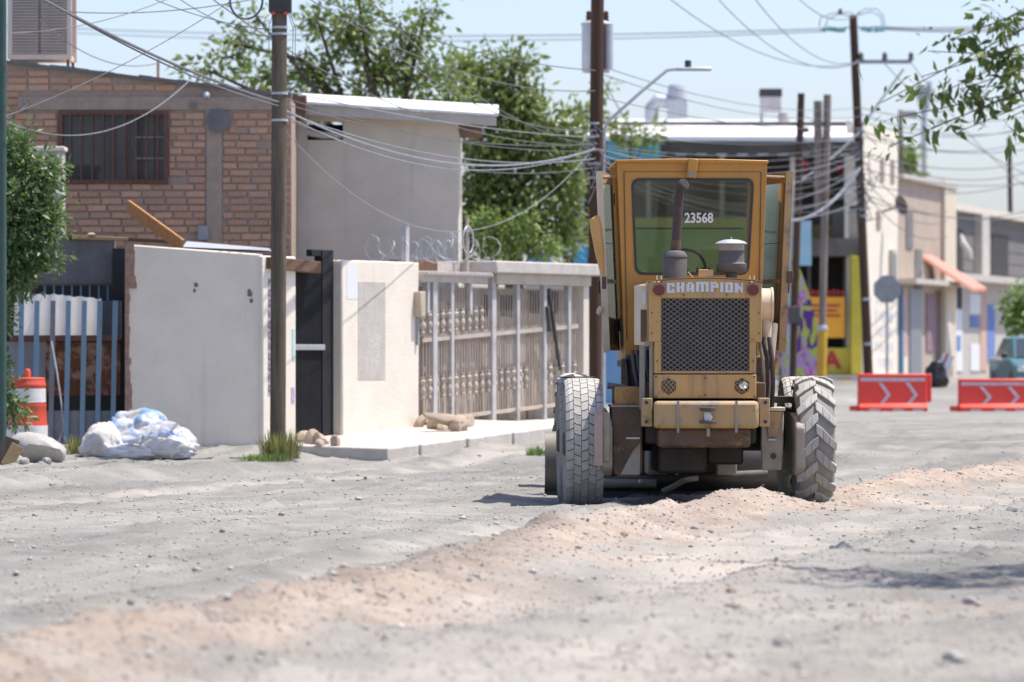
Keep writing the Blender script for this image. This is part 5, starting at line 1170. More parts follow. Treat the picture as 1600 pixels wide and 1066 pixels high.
# rooftop duct, cooler box
dk = thing('roof_duct', 'bent galvanised duct cowl on the store roof', 'duct', (0,0,0))
p = at(1058, 186, SY+3); MB().box(p.x-.26,p.x+.26,SY+2.7,SY+3.3,p.z+.0,p.z+.5).build('base', M['galv'], dk); MB().lathe([(0,0),(.25,0),(.25,.30),(.22,.40),(0,.42)], 16, Matrix.Translation((p.x,SY+3,p.z+.5))).build('cowl', M['galv'], dk)
q_ = at(1024,186,SY+3); MB().tube([(q_.x-.1,SY+3,q_.z-.05),(q_.x-.1,SY+3,q_.z+.3),(q_.x+.05,SY+3,q_.z+.48),(p.x-.1,SY+3,p.z+.45)], .19, 12).build('elbow', M['galv'], dk)
ck = thing('rooftop_cooler', 'dark topped white cooler box on legs on the store roof', 'air cooler', (0,0,0)); p = at(1204,188,SY+2)
MB().box(p.x-.27,p.x+.27,SY+1.7,SY+2.3,p.z+.2,p.z+.62).build('case', M['white_metal'], ck, bevel=.02); MB().box(p.x-.29,p.x+.29,SY+1.68,SY+2.32,p.z+.62,p.z+.82).build('lid', M['black'], ck)
for sx in (-.24,.24):
    for sy in (1.75, 2.25): MB().box(p.x+sx-.025,p.x+sx+.025,SY+sy-.025,SY+sy+.025,p.z-.05,p.z+.2).build('leg', M['greysteel'], ck)
MB().lathe([(0,0),(.13,0),(.13,.25),(0,.28)], 12, Matrix.Translation((p.x+.38,SY+2,p.z-.05))).build('drum', M['white_metal'], ck)
# --- side street: buildings receding to the right
D2 = Vector((.259,.966,0)); N2 = Vector((.966,-.259,0)); B0 = Vector((9.13, SY, 0))
def sp2(t, n=0, z=0): return B0 + D2*t + N2*n + Vector((0,0,z))
def t2(px):
    k = (px-800)/F; return (SY*k-B0.x)/(.259-.966*k)
def sbox(mb, t0, t1, n0, n1, z0, z1):
    mb.add([sp2(t0,n0,z0),sp2(t0,n1,z0),sp2(t1,n1,z0),sp2(t1,n0,z0),sp2(t0,n0,z1),sp2(t0,n1,z1),sp2(t1,n1,z1),sp2(t1,n0,z1)], [(0,3,2,1),(4,5,6,7),(0,1,5,4),(1,2,6,5),(2,3,7,6),(3,0,4,7)]); return mb
G0 = .62
wb_ = thing('white_building', 'tall white building side with satellite dish behind the leaning pole', 'building', (0,0,0))
tA, tB, tC, tD = t2(1349), t2(1403), t2(1488), t2(1572)
sbox(MB(), tA, tB, -.45, 0, G0-.5, 7.45).build('wall', M['white_wall'], wb_)
for px, z0_, z1_ in ((1378,6.0,6.6),(1394,6.0,6.6),(1372,4.7,5.2)):
    t = t2(px); sbox(MB(), t-.28,t+.28,-.01,.02,z0_,z1_).build('window', pmat('brown_shutter', (.30,.24,.20), (.24,.19,.16), 4, .8), wb_)
t = t2(1379); MB().lathe([(0,.0),(.12,.01),(.26,.06),(.27,.075),(.12,.03),(0,.025)], 18, Matrix.Translation(sp2(t,.45,5.35)) @ Matrix.Rotation(1.2,4,'Y') @ Matrix.Rotation(-.5,4,'X')).build('satellite_dish', M['muffler'], wb_); MB().cyl(sp2(t,0,5.2), sp2(t,.42,5.33), .03).build('dish_arm', M['black'], wb_)
t = t2(1392); sbox(MB(), t-.3,t+.3,0,.12,3.2,4.2).build('meter_cabinet', M['concrete_pale'], wb_); sbox(MB(), t-.2,t+.1,.12,.15,3.3,4.1).build('cabinet_door', M['greysteel'], wb_)
m_ = MB()
r0 = random.Random(4)
for k in range(7):
    t = t2(1366)+.15+k*.36; z = .9+.0*k
    for j in range(5): sbox(m_, t+r0.random()*.2, t+.12+r0.random()*.2, -.005,.012, 1.0+j*.42+.1*r0.random(), 1.25+j*.42+.1*r0.random())
m_.build('faded_marks', pmat('blue_grey_marks', (.50,.53,.60), (.58,.58,.62), 6, .9), wb_)
bb = thing('beige_building', 'two-storey beige building with salmon awning and roller shutter', 'building', (0,0,0))
beige = pmat('beige_render', (.46,.37,.29), (.39,.31,.25), 2, .9, stain=.33, stainc=(.30,.25,.21))
sbox(MB(), tB+.02, t2(1470), -6, .0, G0-.5, 6.15).build('wall', beige, bb); sbox(MB(), t2(1470)+.01, tC, -6, .12, G0-.5, 6.35).build('sunlit_bay', pmat('sunlit_beige', (.62,.54,.42), (.56,.48,.37), 2, .9, stain=.3), bb)  # the bay's lighter colour paints in the sunlight on this strip of wall
sbox(MB(), tB, tC+.1, -.2, .16, 6.15, 6.30).build('parapet', M['concrete_pale'], bb)
for px, z0_, z1_ in ((1420,4.3,5.3),(1434,3.0,4.3)):
    t = t2(px); sbox(MB(), t-.5,t+.5,-.02,.03,z0_,z1_).build('window', M['concrete_dark'], bb)
sbox(MB(), tB, tC, -.3, .5, 3.32, 3.46).build('canopy_slab', M['concrete_pale'], bb)
a, b_ = t2(1441), t2(1487)
m_ = MB(); m_.add([sp2(a,.0,4.15),sp2(a+1.5,.0,4.2),sp2(b_,1.0,3.32),sp2(b_-2.2,1.0,3.26),sp2(a,.0,4.05),sp2(a+1.5,.0,4.1),sp2(b_,1.0,3.22),sp2(b_-2.2,1.0,3.16)], [(0,3,2,1),(4,5,6,7),(0,1,5,4),(1,2,6,5),(2,3,7,6),(3,0,4,7)]); m_.build('awning', pmat('salmon_sheet', (.62,.25,.18), (.56,.27,.20), 3, .7), bb)
t = t2(1429); sbox(MB(), t-.9,t+.9,.0,.04,G0,3.2).build('roller_shutter', pmat('grey_shutter', (.33,.35,.38), (.28,.30,.33), 3, .6), bb)
m_ = MB()
for k in range(31): sbox(m_, t-.88,t+.88,.04,.06,G0+.05+k*.082,G0+.09+k*.082)
m_.build('shutter_slats', M['greysteel'], bb)
sbox(MB(), t2(1404), t2(1409), .0,.05,G0,3.2).build('blue_jamb', pmat('petrol_blue', (.03,.12,.20), (.04,.14,.22), 3, .7), bb)
sbox(MB(), t2(1409.5), t2(1415), .0,.03,1.35,3.2).build('red_panel', pmat('pinkish_red', (.50,.22,.24), (.55,.45,.47), 2, .8), bb); sbox(MB(), t2(1410), t2(1416), .0,.04,G0,1.34).build('white_panel', M['white_wall'], bb)
sbox(MB(), t2(1446), t2(1461), .0,.04,1.5,3.1).build('cloth', pmat('maroon_cloth', (.22,.12,.15), (.30,.22,.25), 6, .9), bb); sbox(MB(), t2(1462), t2(1469), .0,.03,G0,3.2).build('door', pmat('brown_door', (.15,.10,.08), (.11,.08,.06), 3, .8), bb)
sbox(MB(), t2(1471), t2(1480), .121,.14,1.5,3.2).build('grey_panel', M['concrete'], bb)
gb = thing('block_building', 'grey unfinished block building at the end of the side street', 'building', (0,0,0))
dblk = pmat('grey_block', (.17,.165,.16), (.125,.12,.12), 3, .95, bump=.4)
sbox(MB(), tC+.2, tD+26, -9, -1.2, 3.7, 5.9).build('upper_wall', dblk, gb); sbox(MB(), tC+.2, tD+26, -1.35, -.95, 5.75, 5.95).build('upper_slab', M['concrete'], gb)
t = t2(1588); sbox(MB(), t-.7,t+.7,-1.25,-.95,3.75,5.75).build('column', M['concrete_pale'], gb)
sbox(MB(), tC+.15, tD+26, -1.2, .25, 3.55, 3.75).build('canopy', M['concrete_pale'], gb)
sbox(MB(), tC+.1, tD+26, -8, -.3, G0-.5, 3.55).build('lower_wall', M['concrete_pale'], gb)
sbox(MB(), t2(1491)+.1, t2(1498), -.3,-.25,G0,3.0).build('doorway', pmat('dark_door', (.06,.045,.04), (.05,.04,.035), 3, .8), gb)
sbox(MB(), t2(1496), t2(1518), -.3,-.28,2.75,3.5).build('dark_opening', M['dark_inside'], gb)
whp = pmat('white_paint', (.70,.71,.73), (.62,.63,.66), 2, .85, stain=.35, stainc=(.42,.40,.38)); blp = pmat('blue_paint', (.10,.18,.42), (.16,.24,.48), 2, .85); slp = pmat('salmon_paint', (.55,.36,.28), (.5,.34,.27), 2, .85)
for px0, px1, z0_, z1_, mm in ((1499,1518,.9,2.7,whp),(1530,1546,2.6,3.2,whp),(1531,1543,2.2,2.55,blp),(1546,1556,.9,3.3,slp),(1556,1568,1.2,2.9,blp),(1499.5,1515,1.5,1.95,blp),(1531,1545,.9,1.7,whp)):
    sbox(MB(), t2(px0), t2(px1), -.3,-.27 if mm is not blp else -.262, z0_, z1_).build('painted_panel', mm, gb)
for px_, w_ in ((1620, 1.6), (1560, .5)):
    t = t2(px_); sbox(MB(), t-w_,t+w_,-1.21,-1.17,3.8,5.2).build('dark_opening', M['dark_inside'], gb)
for k in range(5): sbox(MB(), tC+.3, tD+26, -1.2,-1.185, 3.95+k*.38, 3.965+k*.38).build('block_course', M['concrete_dark'], gb)
t = t2(1545); m_ = MB()
p = sp2(t,-.85,5.0); m_.tube([p, p+Vector((.05,-.1,-.25)), p+Vector((.25,-.1,-.5)), p+Vector((.35,0,-.75))], [.05,.11,.09,.03], 8); m_.build('hanging_sheet', M['rag'], gb)
p = sp2(tC+5,-4,5.9); MB().box(p.x-1.5,p.x+.8,p.y,p.y+2,5.9,6.5).build('water_tank', M['concrete_pale'], gb)
# rubbish bag and kerb clutter
rbp = gp(1462, 114); rbp.z = max(rbp.z, .45); rb = thing('rubbish_bag', 'full black rubbish bag with striped packaging on top', 'rubbish bag', rbp)
o = sack('bag', '', 1462, 114, .29, .27, .62, 21, pmat('black_plastic', (.012,.012,.013), (.02,.02,.022), 5, .3)); del o['category']; 
if 'label' in o: del o['label']
o.parent = rb; o.location = (0,0,0); MB().box(-.15,.12,-.1,.05,.5,.84, Matrix.Rotation(.4,4,'Y')).build('packaging', M['reflect'], rb); MB().box(-.08,-.03,-.104,-.1,.5,.84, Matrix.Rotation(.4,4,'Y')).build('stripe', redp, rb)
# --- barricades
def barricade(px0, px1, pyt, pyb, label):
    Y = 95.5; a = at(px0, pyb, Y); b_ = at(px1, pyt, Y); wd = b_.x-a.x; h_ = b_.z-a.z; cx = (a.x+b_.x)/2
    o = thing('traffic_barricade', label, 'barricade', (cx, Y, gz1(cx, Y)), .03, 'red road barricades'); h_ = b_.z-o.location.z
    pts = [(-.22,0),(.22,0),(.22,.09),(.13,.15),(.09,h_*.9),(.09,h_),(-.09,h_),(-.09,h_*.9),(-.13,.15),(-.22,.09)]
    s_ = MB(); s_.prism([(p_[0], p_[1]) for p_ in pts], -wd/2, wd/2-.05, 'x'); bd_ = s_.build('body', M['red_plastic'], o, bevel=.025)
    MB().box(-wd/2-.16,-wd/2+.02,-.12,.12,.01,.11).build('connector', M['red_plastic'], o, bevel=.02); MB().box(wd/2-.05,wd/2+.04,-.07,.07,.18,h_).build('end_knuckle', M['red_plastic'], o, bevel=.02)
    MB().box(-wd/2+.05,wd/2-.10,-.0985,-.088,h_*.80,h_*.89).build('reflective_strip', M['chev'], o)
    for cx_ in (-.22*wd, .16*wd):
        m_ = MB(); z0_, z1_, z2_ = h_*.16, h_*.44, h_*.76; w2 = .075
        def yy(z): return -.095-.035*(h_*.9-z)/(h_*.9-.15)-.004
        for za, zb, xa, xb in ((z0_, z1_, 0, .17), (z1_, z2_, .17, 0)):
            m_.add([(cx_+xa,yy(za),za),(cx_+xa+w2,yy(za),za),(cx_+xb+w2,yy(zb),zb),(cx_+xb,yy(zb),zb),(cx_+xa,yy(za)+.01,za),(cx_+xa+w2,yy(za)+.01,za),(cx_+xb+w2,yy(zb)+.01,zb),(cx_+xb,yy(zb)+.01,zb)], [(0,1,2,3),(0,4,5,1),(3,2,6,7),(1,5,6,2),(0,3,7,4)])
        m_.build('chevron', M['chev'], o, smooth=False)
    for fx in (-.28, .05, .33): MB().box(fx*wd-.11,fx*wd+.11,-.235,-.20,.0,.05).build('fork_slot', M['concrete_pale'], o)
    return o
barricade(1340, 1452, 584, 640, 'red plastic road barricade with grey chevrons in front of the white building')
barricade(1497, 1612, 592, 652, 'red plastic road barricade with grey chevrons in front of the teal car')
# --- parked teal car
cp = gp(1642, 108); car = thing('parked_car', 'teal hatchback parked facing the road behind the barricade', 'car', (cp.x, 108, cp.z), math.radians(4))
TE = pmat('teal_car_paint', (.03,.19,.20), (.025,.16,.175), 3, .3, dust=.2); TE.node_tree.nodes['Principled BSDF'].inputs['Coat Weight'].default_value = .6
m_ = MB(); pr = [(-.0,.28),(.0,.62),(.08,.74),(.95,.86),(1.0,.88),(3.55,.92),(3.62,.55),(3.6,.28)]
m_.prism(pr, -.80, .80, 'x'); m_.build('body', TE, car, bevel=.07)
m_ = MB(); m_.add([(-.70,.95,.87),(.70,.95,.87),(.70,3.4,.9),(-.70,3.4,.9),(-.56,1.62,1.36),(.56,1.62,1.36),(.56,3.0,1.38),(-.56,3.0,1.38)], [(0,3,2,1),(4,5,6,7),(0,1,5,4),(1,2,6,5),(2,3,7,6),(3,0,4,7)]); m_.build('cabin', TE, car, bevel=.05)
gc_ = glassmat('car_glass', (.08,.10,.12), .03, .05)
m_ = MB(); m_.add([(-.62,1.0,.90),(.62,1.0,.90),(.52,1.585,1.32),(-.52,1.585,1.32)], [(0,1,2,3)]); wsn = m_.build('windscreen', pmat('dark_windscreen', (.03,.045,.06), (.025,.035,.05), 2, .1), car, (0,-.012,.012))
for sx in (-1, 1):
    MB().box(sx*.62-.14,sx*.62+.14,-.02,.06,.56,.70).build('headlight', M['chrome'], car, bevel=.03)
    MB().box(sx*.86-.07,sx*.86+.07,1.1,1.2,.88,1.0).build('mirror', M['black'], car, bevel=.03)
    for yy_ in (.65, 2.95): MB().lathe([(0,-.09),(.29,-.09),(.30,-.06),(.30,.06),(.29,.09),(0,.09)], 20, Matrix.Translation((sx*.72,yy_,.30)) @ AX).build('wheel', M['black'], car)
MB().box(-.40,.40,-.03,.04,.48,.58).build('grille', M['black'], car); MB().box(-.82,.82,-.06,.06,.26,.44).build('bumper', pmat('dark_teal_bumper', (.04,.13,.14), (.05,.14,.15), 4, .5, dust=.3), car, bevel=.04)
# --- stop sign seen from its back
sp_ = gp(1386, 119); sn = thing('road_sign', 'back of a grey octagonal road sign on a thin post', 'sign', sp_)
MB().cyl((0,0,0),(0,0,zat(430,119)-sp_.z),.03,n=8).build('post', M['greysteel'], sn)
zc = zat(452,119)-sp_.z; m_ = MB(); m_.prism([(.36*math.cos(math.pi/8+k*math.pi/4), zc+.36*math.sin(math.pi/8+k*math.pi/4)) for k in range(8)], -.05,-.04); m_.build('plate', M['greysteel'], sn)
# --- feather flag
fpz = gp(1232, 113); fpz.z = max(.4, fpz.z); fl = thing('feather_flag', 'tall purple and lime graffiti patterned feather flag before the store', 'flag', fpz)
fm = bpy.data.materials.new('graffiti_cloth'); fm.use_nodes = True; N = fm.node_tree.nodes; L = fm.node_tree.links
tc = N.new('ShaderNodeTexCoord'); mp = N.new('ShaderNodeMapping'); mp.inputs['Scale'].default_value = (2.0,1,1.1); mp.inputs['Rotation'].default_value = (0,.4,0); L.new(tc.outputs['Object'], mp.inputs[0])
r = N.new('ShaderNodeValToRGB'); r.color_ramp.interpolation = 'CONSTANT'; e = r.color_ramp.elements; e[0].position = 0; e[0].color = (.12,.04,.25,1); e[1].position = .40; e[1].color = (.50,.55,.08,1)
for p_, c_ in ((.5,(.45,.33,.55,1)),(.58,(.60,.08,.36,1)),(.64,(.55,.45,.62,1)),(.7,(.18,.06,.30,1))): k = e.new(p_); k.color = c_
L.new(noise(N, L, mp.outputs[0], 1.5, 3, .5, 1.2), r.inputs[0]); L.new(r.outputs[0], N['Principled BSDF'].inputs['Base Color']); N['Principled BSDF'].inputs['Roughness'].default_value = .8
zt = zat(388,113)-fpz.z; m_ = MB(); n_ = 18; v = []; f = []
for k in range(n_+1):
    u = k/n_; z = .05+u*zt; xr = .78*(1-u**2.2)+.02; xl = -.22-.0*u
    for xx_, th in ((xl, 0), (xr, .0), (xl, .02), (xr, .02)): v.append((xx_, th+.06*math.sin(u*7+xx_*4), z))
for k in range(n_):
    a = k*4; f += [(a,a+1,a+5,a+4),(a+2,a+6,a+7,a+3),(a+1,a+3,a+7,a+5),(a,a+4,a+6,a+2)]
m_.add(v, f); m_.build('cloth', fm, fl); MB().tube([(-.23,.01,0),(-.23,.01,zt*.9),(-.1,.01,zt+.1)], .02, 6).build('mast', M['greysteel'], fl)

# ================================================================ POLES
def pole(name, label, top, bot, Y, r0, r1, mat, base=None):
    """top/bot = (px, py); goes from the ground up"""
    a = at(bot[0], bot[1], Y); b_ = at(top[0], top[1], Y); g0 = gz1(a.x, Y)
    o = thing(name, label, 'utility pole', (a.x, Y, g0))
    k = (g0-.4-a.z)/(b_.z-a.z); s_ = a+(b_-a)*k
    MB().tube([s_-o.location, (s_+b_)/2-o.location, b_-o.location], [r0, (r0+r1)/2, r1], 16).build('shaft', mat, o); return o, (lambda px, py: at(px, py, Y)-o.location)
P1, L1 = pole('utility_pole', 'weathered grey-brown wooden pole at the corner of the white wall', (437,-60), (434,718), 59.0, .098, .092, M['wood'])
e = L1(437, 20); bxz = MB().box(e.x-.13,e.x+.145,-.13,.13,e.z,e.z+.42).build('junction_box', M['black'], P1, bevel=.01)
for sx in (-.075, .08): MB().lathe([(0,0),(.03,0),(.03,.03),(0,.035)], 10, Matrix.Translation((e.x+sx,-.10,e.z-.03))).build('cable_gland', M['orange'], bxz)
for k, (dx, zz_) in enumerate(((.17,.55),(-.13,.5),(.2,.7))): MB().tube([(e.x+dx*.6,-.08,e.z),(e.x+dx,-.1,e.z-.2),(e.x+dx*.95,-.1,e.z-zz_)], .006, 4).build('loose_cable', M['wire'], P1)
cc = L1(385, 2); MB().tube([(cc.x+.20*math.cos(a)*1.0, -.05+.015*math.sin(3*a), cc.z+.22*math.sin(a)) for a in np.linspace(0, 6*math.pi, 66)], .014, 6).build('cable_coil', M['wire'], P1)
for py in (45, 55, 148, 190): q = L1(437, py); MB().lathe([(.096,0),(.102,0),(.102,.03),(.096,.03)], 16, Matrix.Translation((q.x,0,q.z))).build('band', M['galv'], P1)
P2, L2 = pole('utility_pole', 'thick brown pole carrying a grey transformer behind the grader', (934,-60), (929,640), 72, .108, .098, M['pole_brown'])
q = L2(934, 72); tr = MB().lathe([(0,-.38),(.205,-.38),(.215,-.34),(.215,.32),(.23,.33),(.23,.36),(.16,.40),(0,.41)], 20, Matrix.Translation((q.x-.02,.30,q.z))).build('transformer', M['galv'], P2)
q0 = L2(951, 70); MB().lathe([(0,-.36),(.07,-.36),(.07,.32),(0,.34)], 14, Matrix.Translation((q0.x,.12,q0.z))).build('cooling_tank', M['galv'], P2)
for sx in (-.13, .13): MB().lathe([(.03,0),(.05,.025),(.03,.05),(.05,.075),(.03,.10),(.045,.13),(.015,.16)], 10, Matrix.Translation((q.x+sx,.30,q.z+.39))).build('bushing', M['pole_brown'], P2)
for py in (195, 215, 236, 258, 280): q = L2(930, py); MB().lathe([(.103,0),(.112,0),(.112,.035),(.103,.035)], 16, Matrix.Translation((q.x,0,q.z))).build('band', M['galv'], P2)
# tangle of cable clamps where the lines meet the pole
r0 = random.Random(11); m_ = MB()
for k in range(26):
    q = L2(930+r0.uniform(-14,14), r0.uniform(195,300)); m_.tube([q+Vector((0,-.12,0)), q+Vector((r0.uniform(-.12,.12),-.17,r0.uniform(-.15,.15))), q+Vector((r0.uniform(-.15,.15),-.15,r0.uniform(-.26,.08)))], .008, 4)
m_.build('cable_tangle', M['wire_pale'], P2)
# street light arm
sl = thing('street_light', 'street lamp on a long slanting arm above the store roof', 'street light', gp(948, 73)); o_ = sl.location
def loc_(px, py, Y=73): return at(px, py, Y)-o_
MB().tube([loc_(943,640), loc_(943,200)], .03, 8).build('mast', M['galv'], sl); MB().tube([loc_(943,205), loc_(950,190), loc_(1000,145), loc_(1042,110), loc_(1055,108)], .026, 8).build('arm', M['galv'], sl)
m_ = MB(); p = loc_(1055,108); q = loc_(1112,110); m_.box(p.x,q.x,-.11,.11,p.z-.028,p.z+.022); m_.build('lamp_head', M['galv'], sl, bevel=.02); p = loc_(1075,103); MB().lathe([(0,0),(.05,0),(.05,.1),(0,.11)], 10, Matrix.Translation((p.x,0,p.z-.02))).build('photocell', M['black'], sl)
P3, L3 = pole('utility_pole', 'short slim dark pole with a strapped conduit beside the open cab door', (1252,146), (1238,590), 110, .088, .08, M['pole_brown'])
q = L3(1232,590); q2 = L3(1236,300); MB().tube([Vector((q.x,-.02,-.2)), q2], .035, 8).build('conduit', M['galv'], P3); q = L3(1240,492); MB().box(q.x-.13,q.x+.15,-.14,.1,q.z-.2,q.z+.2).build('meter', M['muffler'], P3, bevel=.02); q = L3(1258,203); MB().cyl((q.x-.1,0,q.z),(q.x+.08,0,q.z),.06).build('clamp', M['black'], P3)
P4, L4 = pole('utility_pole', 'stub pole of grey wood with a yellow painted foot before the store', (1293,148), (1283,588), 112, .085, .09, M['pole_grey'])
q = L4(1278,158); q2 = L4(1279,330); MB().tube([q, q2], .10, 10).build('spliced_post', M['pole_grey'], P4); q = L4(1285,515); q2 = L4(1283,592); MB().tube([q, Vector((q2.x,0,-.1))], .115, 12).build('yellow_sleeve', pmat('yellow_post_paint', (.62,.36,.03), (.55,.32,.03), 3, .6), P4); MB().lathe([(.12,0),(.13,.05),(.1,.12)], 12, Matrix.Translation((q.x,0,q.z-.02))).build('sleeve_collar', M['galv'], P4)
P5, L5 = pole('utility_pole', 'tall leaning dark pole with a crossarm of glass insulators', (1333,24), (1357,588), 115, .115, .095, M['pole_brown'])
q = L5(1336,97); q2 = L5(1424,97); MB().beam(q+Vector((0,-.1,0)), q2+Vector((0,-.1,0)), .07, .09).build('crossarm', M['greysteel'], P5); MB().tube([L5(1345,200), L5(1412,108)], .03, 6).build('arm_brace', M['galv'], P5)
for px in (1345, 1382, 1423): MB().lathe([(.05,0),(.08,.04),(.05,.08),(.07,.13),(.03,.2)], 8, Matrix.Translation(L5(px,95)+Vector((0,-.1,0)))).build('insulator', M['muffler'], P5)
IG = pmat('teal_glass', (.18,.42,.42), (.25,.50,.50), 5, .15)
for px in (1288,1296,1303,1310,1316,1350,1358,1370,1378): MB().lathe([(0,-.09),(.07,-.07),(.035,-.03),(.08,0),(.035,.03),(.07,.06),(0,.09)], 10, Matrix.Translation(L5(px,45+(px % 3))) @ AX).build('glass_insulator', IG, P5)
MB().tube([L5(1290,45), L5(1330,43), L5(1382,42)], .02, 6).build('strain_bar', M['galv'], P5); q = L5(1337,43); MB().lathe([(0,0),(.05,0),(.04,.12),(0,.13)], 8, Matrix.Translation(L5(1313,22))).build('arrester', M['black'], P5)
for pts in (((1280,42),(1282,28),(1300,21),(1330,19),(1335,24)), ((1290,42),(1293,30),(1312,22),(1335,26)), ((1338,22),(1352,14),(1370,14),(1380,24),(1383,40)), ((1340,24),(1362,18),(1376,26),(1379,42))):
    MB().tube([L5(*p_) for p_ in pts], .012, 5).build('jumper_wire', M['wire'], P5)
for py in (205, 330, 340, 470, 540): q = L5(1343+(py-205)*.038, py); MB().lathe([(.113,0),(.122,0),(.122,.07),(.113,.07)], 14, Matrix.Translation(q)).build('band', M['galv'], P5)
r0 = random.Random(5); m_ = MB()
for k in range(30):
    q = L5(1346+r0.uniform(-10,12), r0.uniform(200,330)); m_.tube([q+Vector((0,-.12,0)), q+Vector((r0.uniform(-.3,.3),-.2,r0.uniform(-.3,.3))), q+Vector((r0.uniform(-.3,.4),-.2,r0.uniform(-.5,.1)))], .012, 4)
m_.build('cable_tangle', M['wire'], P5)
P6, L6 = pole('utility_pole', 'far thin pole with lamp bracket beyond the white building', (1407,172), (1407,560), 175, .09, .08, M['pole_grey']); q = L6(1407,178); MB().box(q.x-.05,q.x+.6,-.1,.1,q.z-.15,q.z+.1).build('lamp', M['concrete_pale'], P6)
P7, L7 = pole('utility_pole', 'far dark pole rising over the block building', (1577,215), (1582,560), 190, .10, .09, M['pole_brown'])
tw = thing('antenna_mast', 'distant grey antenna mast behind the near leaves', 'mast', gp(1444, 260)); o_ = tw.location.copy()
def lt(px, py): return at(px, py, 260)-o_
MB().tube([lt(1444,560), lt(1444,135)], .16, 8).build('mast', M['galv'], tw)
for sx in (-8, 8): MB().box(lt(1444+sx-3,0).x, lt(1444+sx+3,0).x, -.2,.2, lt(0,158).z, lt(0,128).z).build('antenna_panel', M['galv'], tw)
MB().tube([lt(1436,160), lt(1444,190), lt(1452,160)], .08, 6).build('bracket', M['galv'], tw)

# ================================================================ WIRES
def wire(p, q, sag, r, mat='wire', lab='thin dark overhead wire strung between the poles', grp='overhead wires'):
    n_ = 22; pts = []
    for k in range(n_+1):
        u = k/n_; v = p.lerp(q, u); v.z -= sag*4*u*(1-u); pts.append(v)
    o = MB().tube(pts, r, 5).build('overhead_wire', M[mat], None); tag(o, lab, 'wire', grp); return o
LP = 'pale overhead cable strung between the poles'; GPn = 'pale overhead cables'
A1 = lambda py: at(437, py, 59.0); A2 = lambda py: at(930, py, 71.88); A5 = lambda py: at(1344, py, 114.8)
tag(wire(at(30,-22,46), A1(160), .10, .016), 'thick twisted service cable sagging from top left to the grey wooden pole'); tag(wire(at(28,-26,46), A1(166), .13, .010), 'thin messenger line running beside the thick twisted service cable')
tag(wire(A1(168), A2(233), .45, .014, 'wire_pale'), 'thick pale cable bundle sagging from wooden pole to transformer pole')
for k, (a, b_, s_) in enumerate(((150,236,.2),(172,248,.28),(182,262,.32),(140,215,.1),(160,225,.2),(176,232,.5))): wire(A1(a), A2(b_), s_, .006+.002*(k % 2), 'wire_pale' if k % 2 else 'wire', *((LP, GPn) if k % 2 else ()))
tag(wire(A1(195), A2(228), 1.3, .005, 'wire_pale'), 'slack pale wire drooping low over the grey house wall')
for a, Ya, b_, s_ in (((458,-20),60,110,.2),((470,-10),60,142,.35),((500,-20),60,204,.5),((560,-20),62,228,.4),((300,-25),58,225,.55)): wire(at(*a, Ya), A2(b_), s_, .008)
tag(wire(at(-20,38,140), at(1288,45,115.2), .25, .016, 'wire_pale'), 'long straight high voltage line reaching the glass insulators'); tag(wire(at(-20,44,141), at(1290,49,115.2), .3, .014, 'wire_pale'), 'second long high voltage line just below the first')
for k, (a, b_) in enumerate(((42,30),(46,40),(44,36))): tag(wire(at(1382,a,115), at(1650,b_,120), .1, .014), 'high voltage line leaving the leaning pole to the right', None, 'high voltage lines to the right')
for a, b_, s_ in (((1030,-15),97,.55),((1110,-15),97,.6),((1170,-15),95,.5),((1240,-10),20,.3)): wire(at(*a, 85), A5(b_), s_, .010)
for a, b_, s_ in ((100,168,.3),(112,182,.3),(150,200,.2),(230,240,.45),(238,246,.6),(245,262,.8),(252,290,.7),(205,212,.2),(262,315,.6),(228,228,.3)): wire(A2(a), A5(b_), s_, .007, 'wire_pale' if b_ > 235 else 'wire', *((LP, GPn) if b_ > 235 else ()))
tag(wire(A5(262), at(1225,345,105), .35, .035, 'wire_pale'), 'thick pale cable bundle dropping from the leaning pole toward the cab')
tag(wire(A5(205), at(1215,300,112), .15, .025, 'wire_pale'), 'pale cable bundle slanting behind the stub pole')
for k, (a, b_) in enumerate(((168,170),(178,186),(203,198),(213,222),(236,236),(240,250),(262,275),(285,262),(300,310),(310,330),(190,180))): wire(A5(a), at(1660,b_,130), .35+.12*(k % 3), .012)
for k in range(9): wire(A2(225+k*7), A5(222+k*13), .25+.11*(k % 4), .006)
for k in range(6): wire(at(1250,175+k*18,109.8), A5(215+k*17), .12+.08*(k % 3), .007)
for a, b_ in ((245,330),(270,345),(290,370)): wire(A5(a), at(1480,b_,134), .5, .012)
wire(at(1383,100,115), at(1660,290,125), .5, .012); wire(at(1423,97,115), at(1660,330,128), .4, .010)
tag(wire(at(10,190,57.5), at(300,122,66), .42, .006, 'wire_pale'), 'slack pale wire curving across the brick house window'); tag(wire(at(8,182,57.4), at(360,2,59), .1, .006), 'thin taut wire rising from the green post to the cable coil'); tag(wire(at(15,52,57.4), at(270,-5,59), .1, .006), 'thin wire crossing in front of the louvred cooler')
tag(wire(at(60,30,62), at(250,98,70), .25, .007), 'thin drooping wire behind the louvred cooler'); wire(at(100,18,60), A1(-10), .1, .006); wire(at(200,-20,60), A1(48), .1, .006); wire(at(255,-20,60), A1(60), .12, .006)

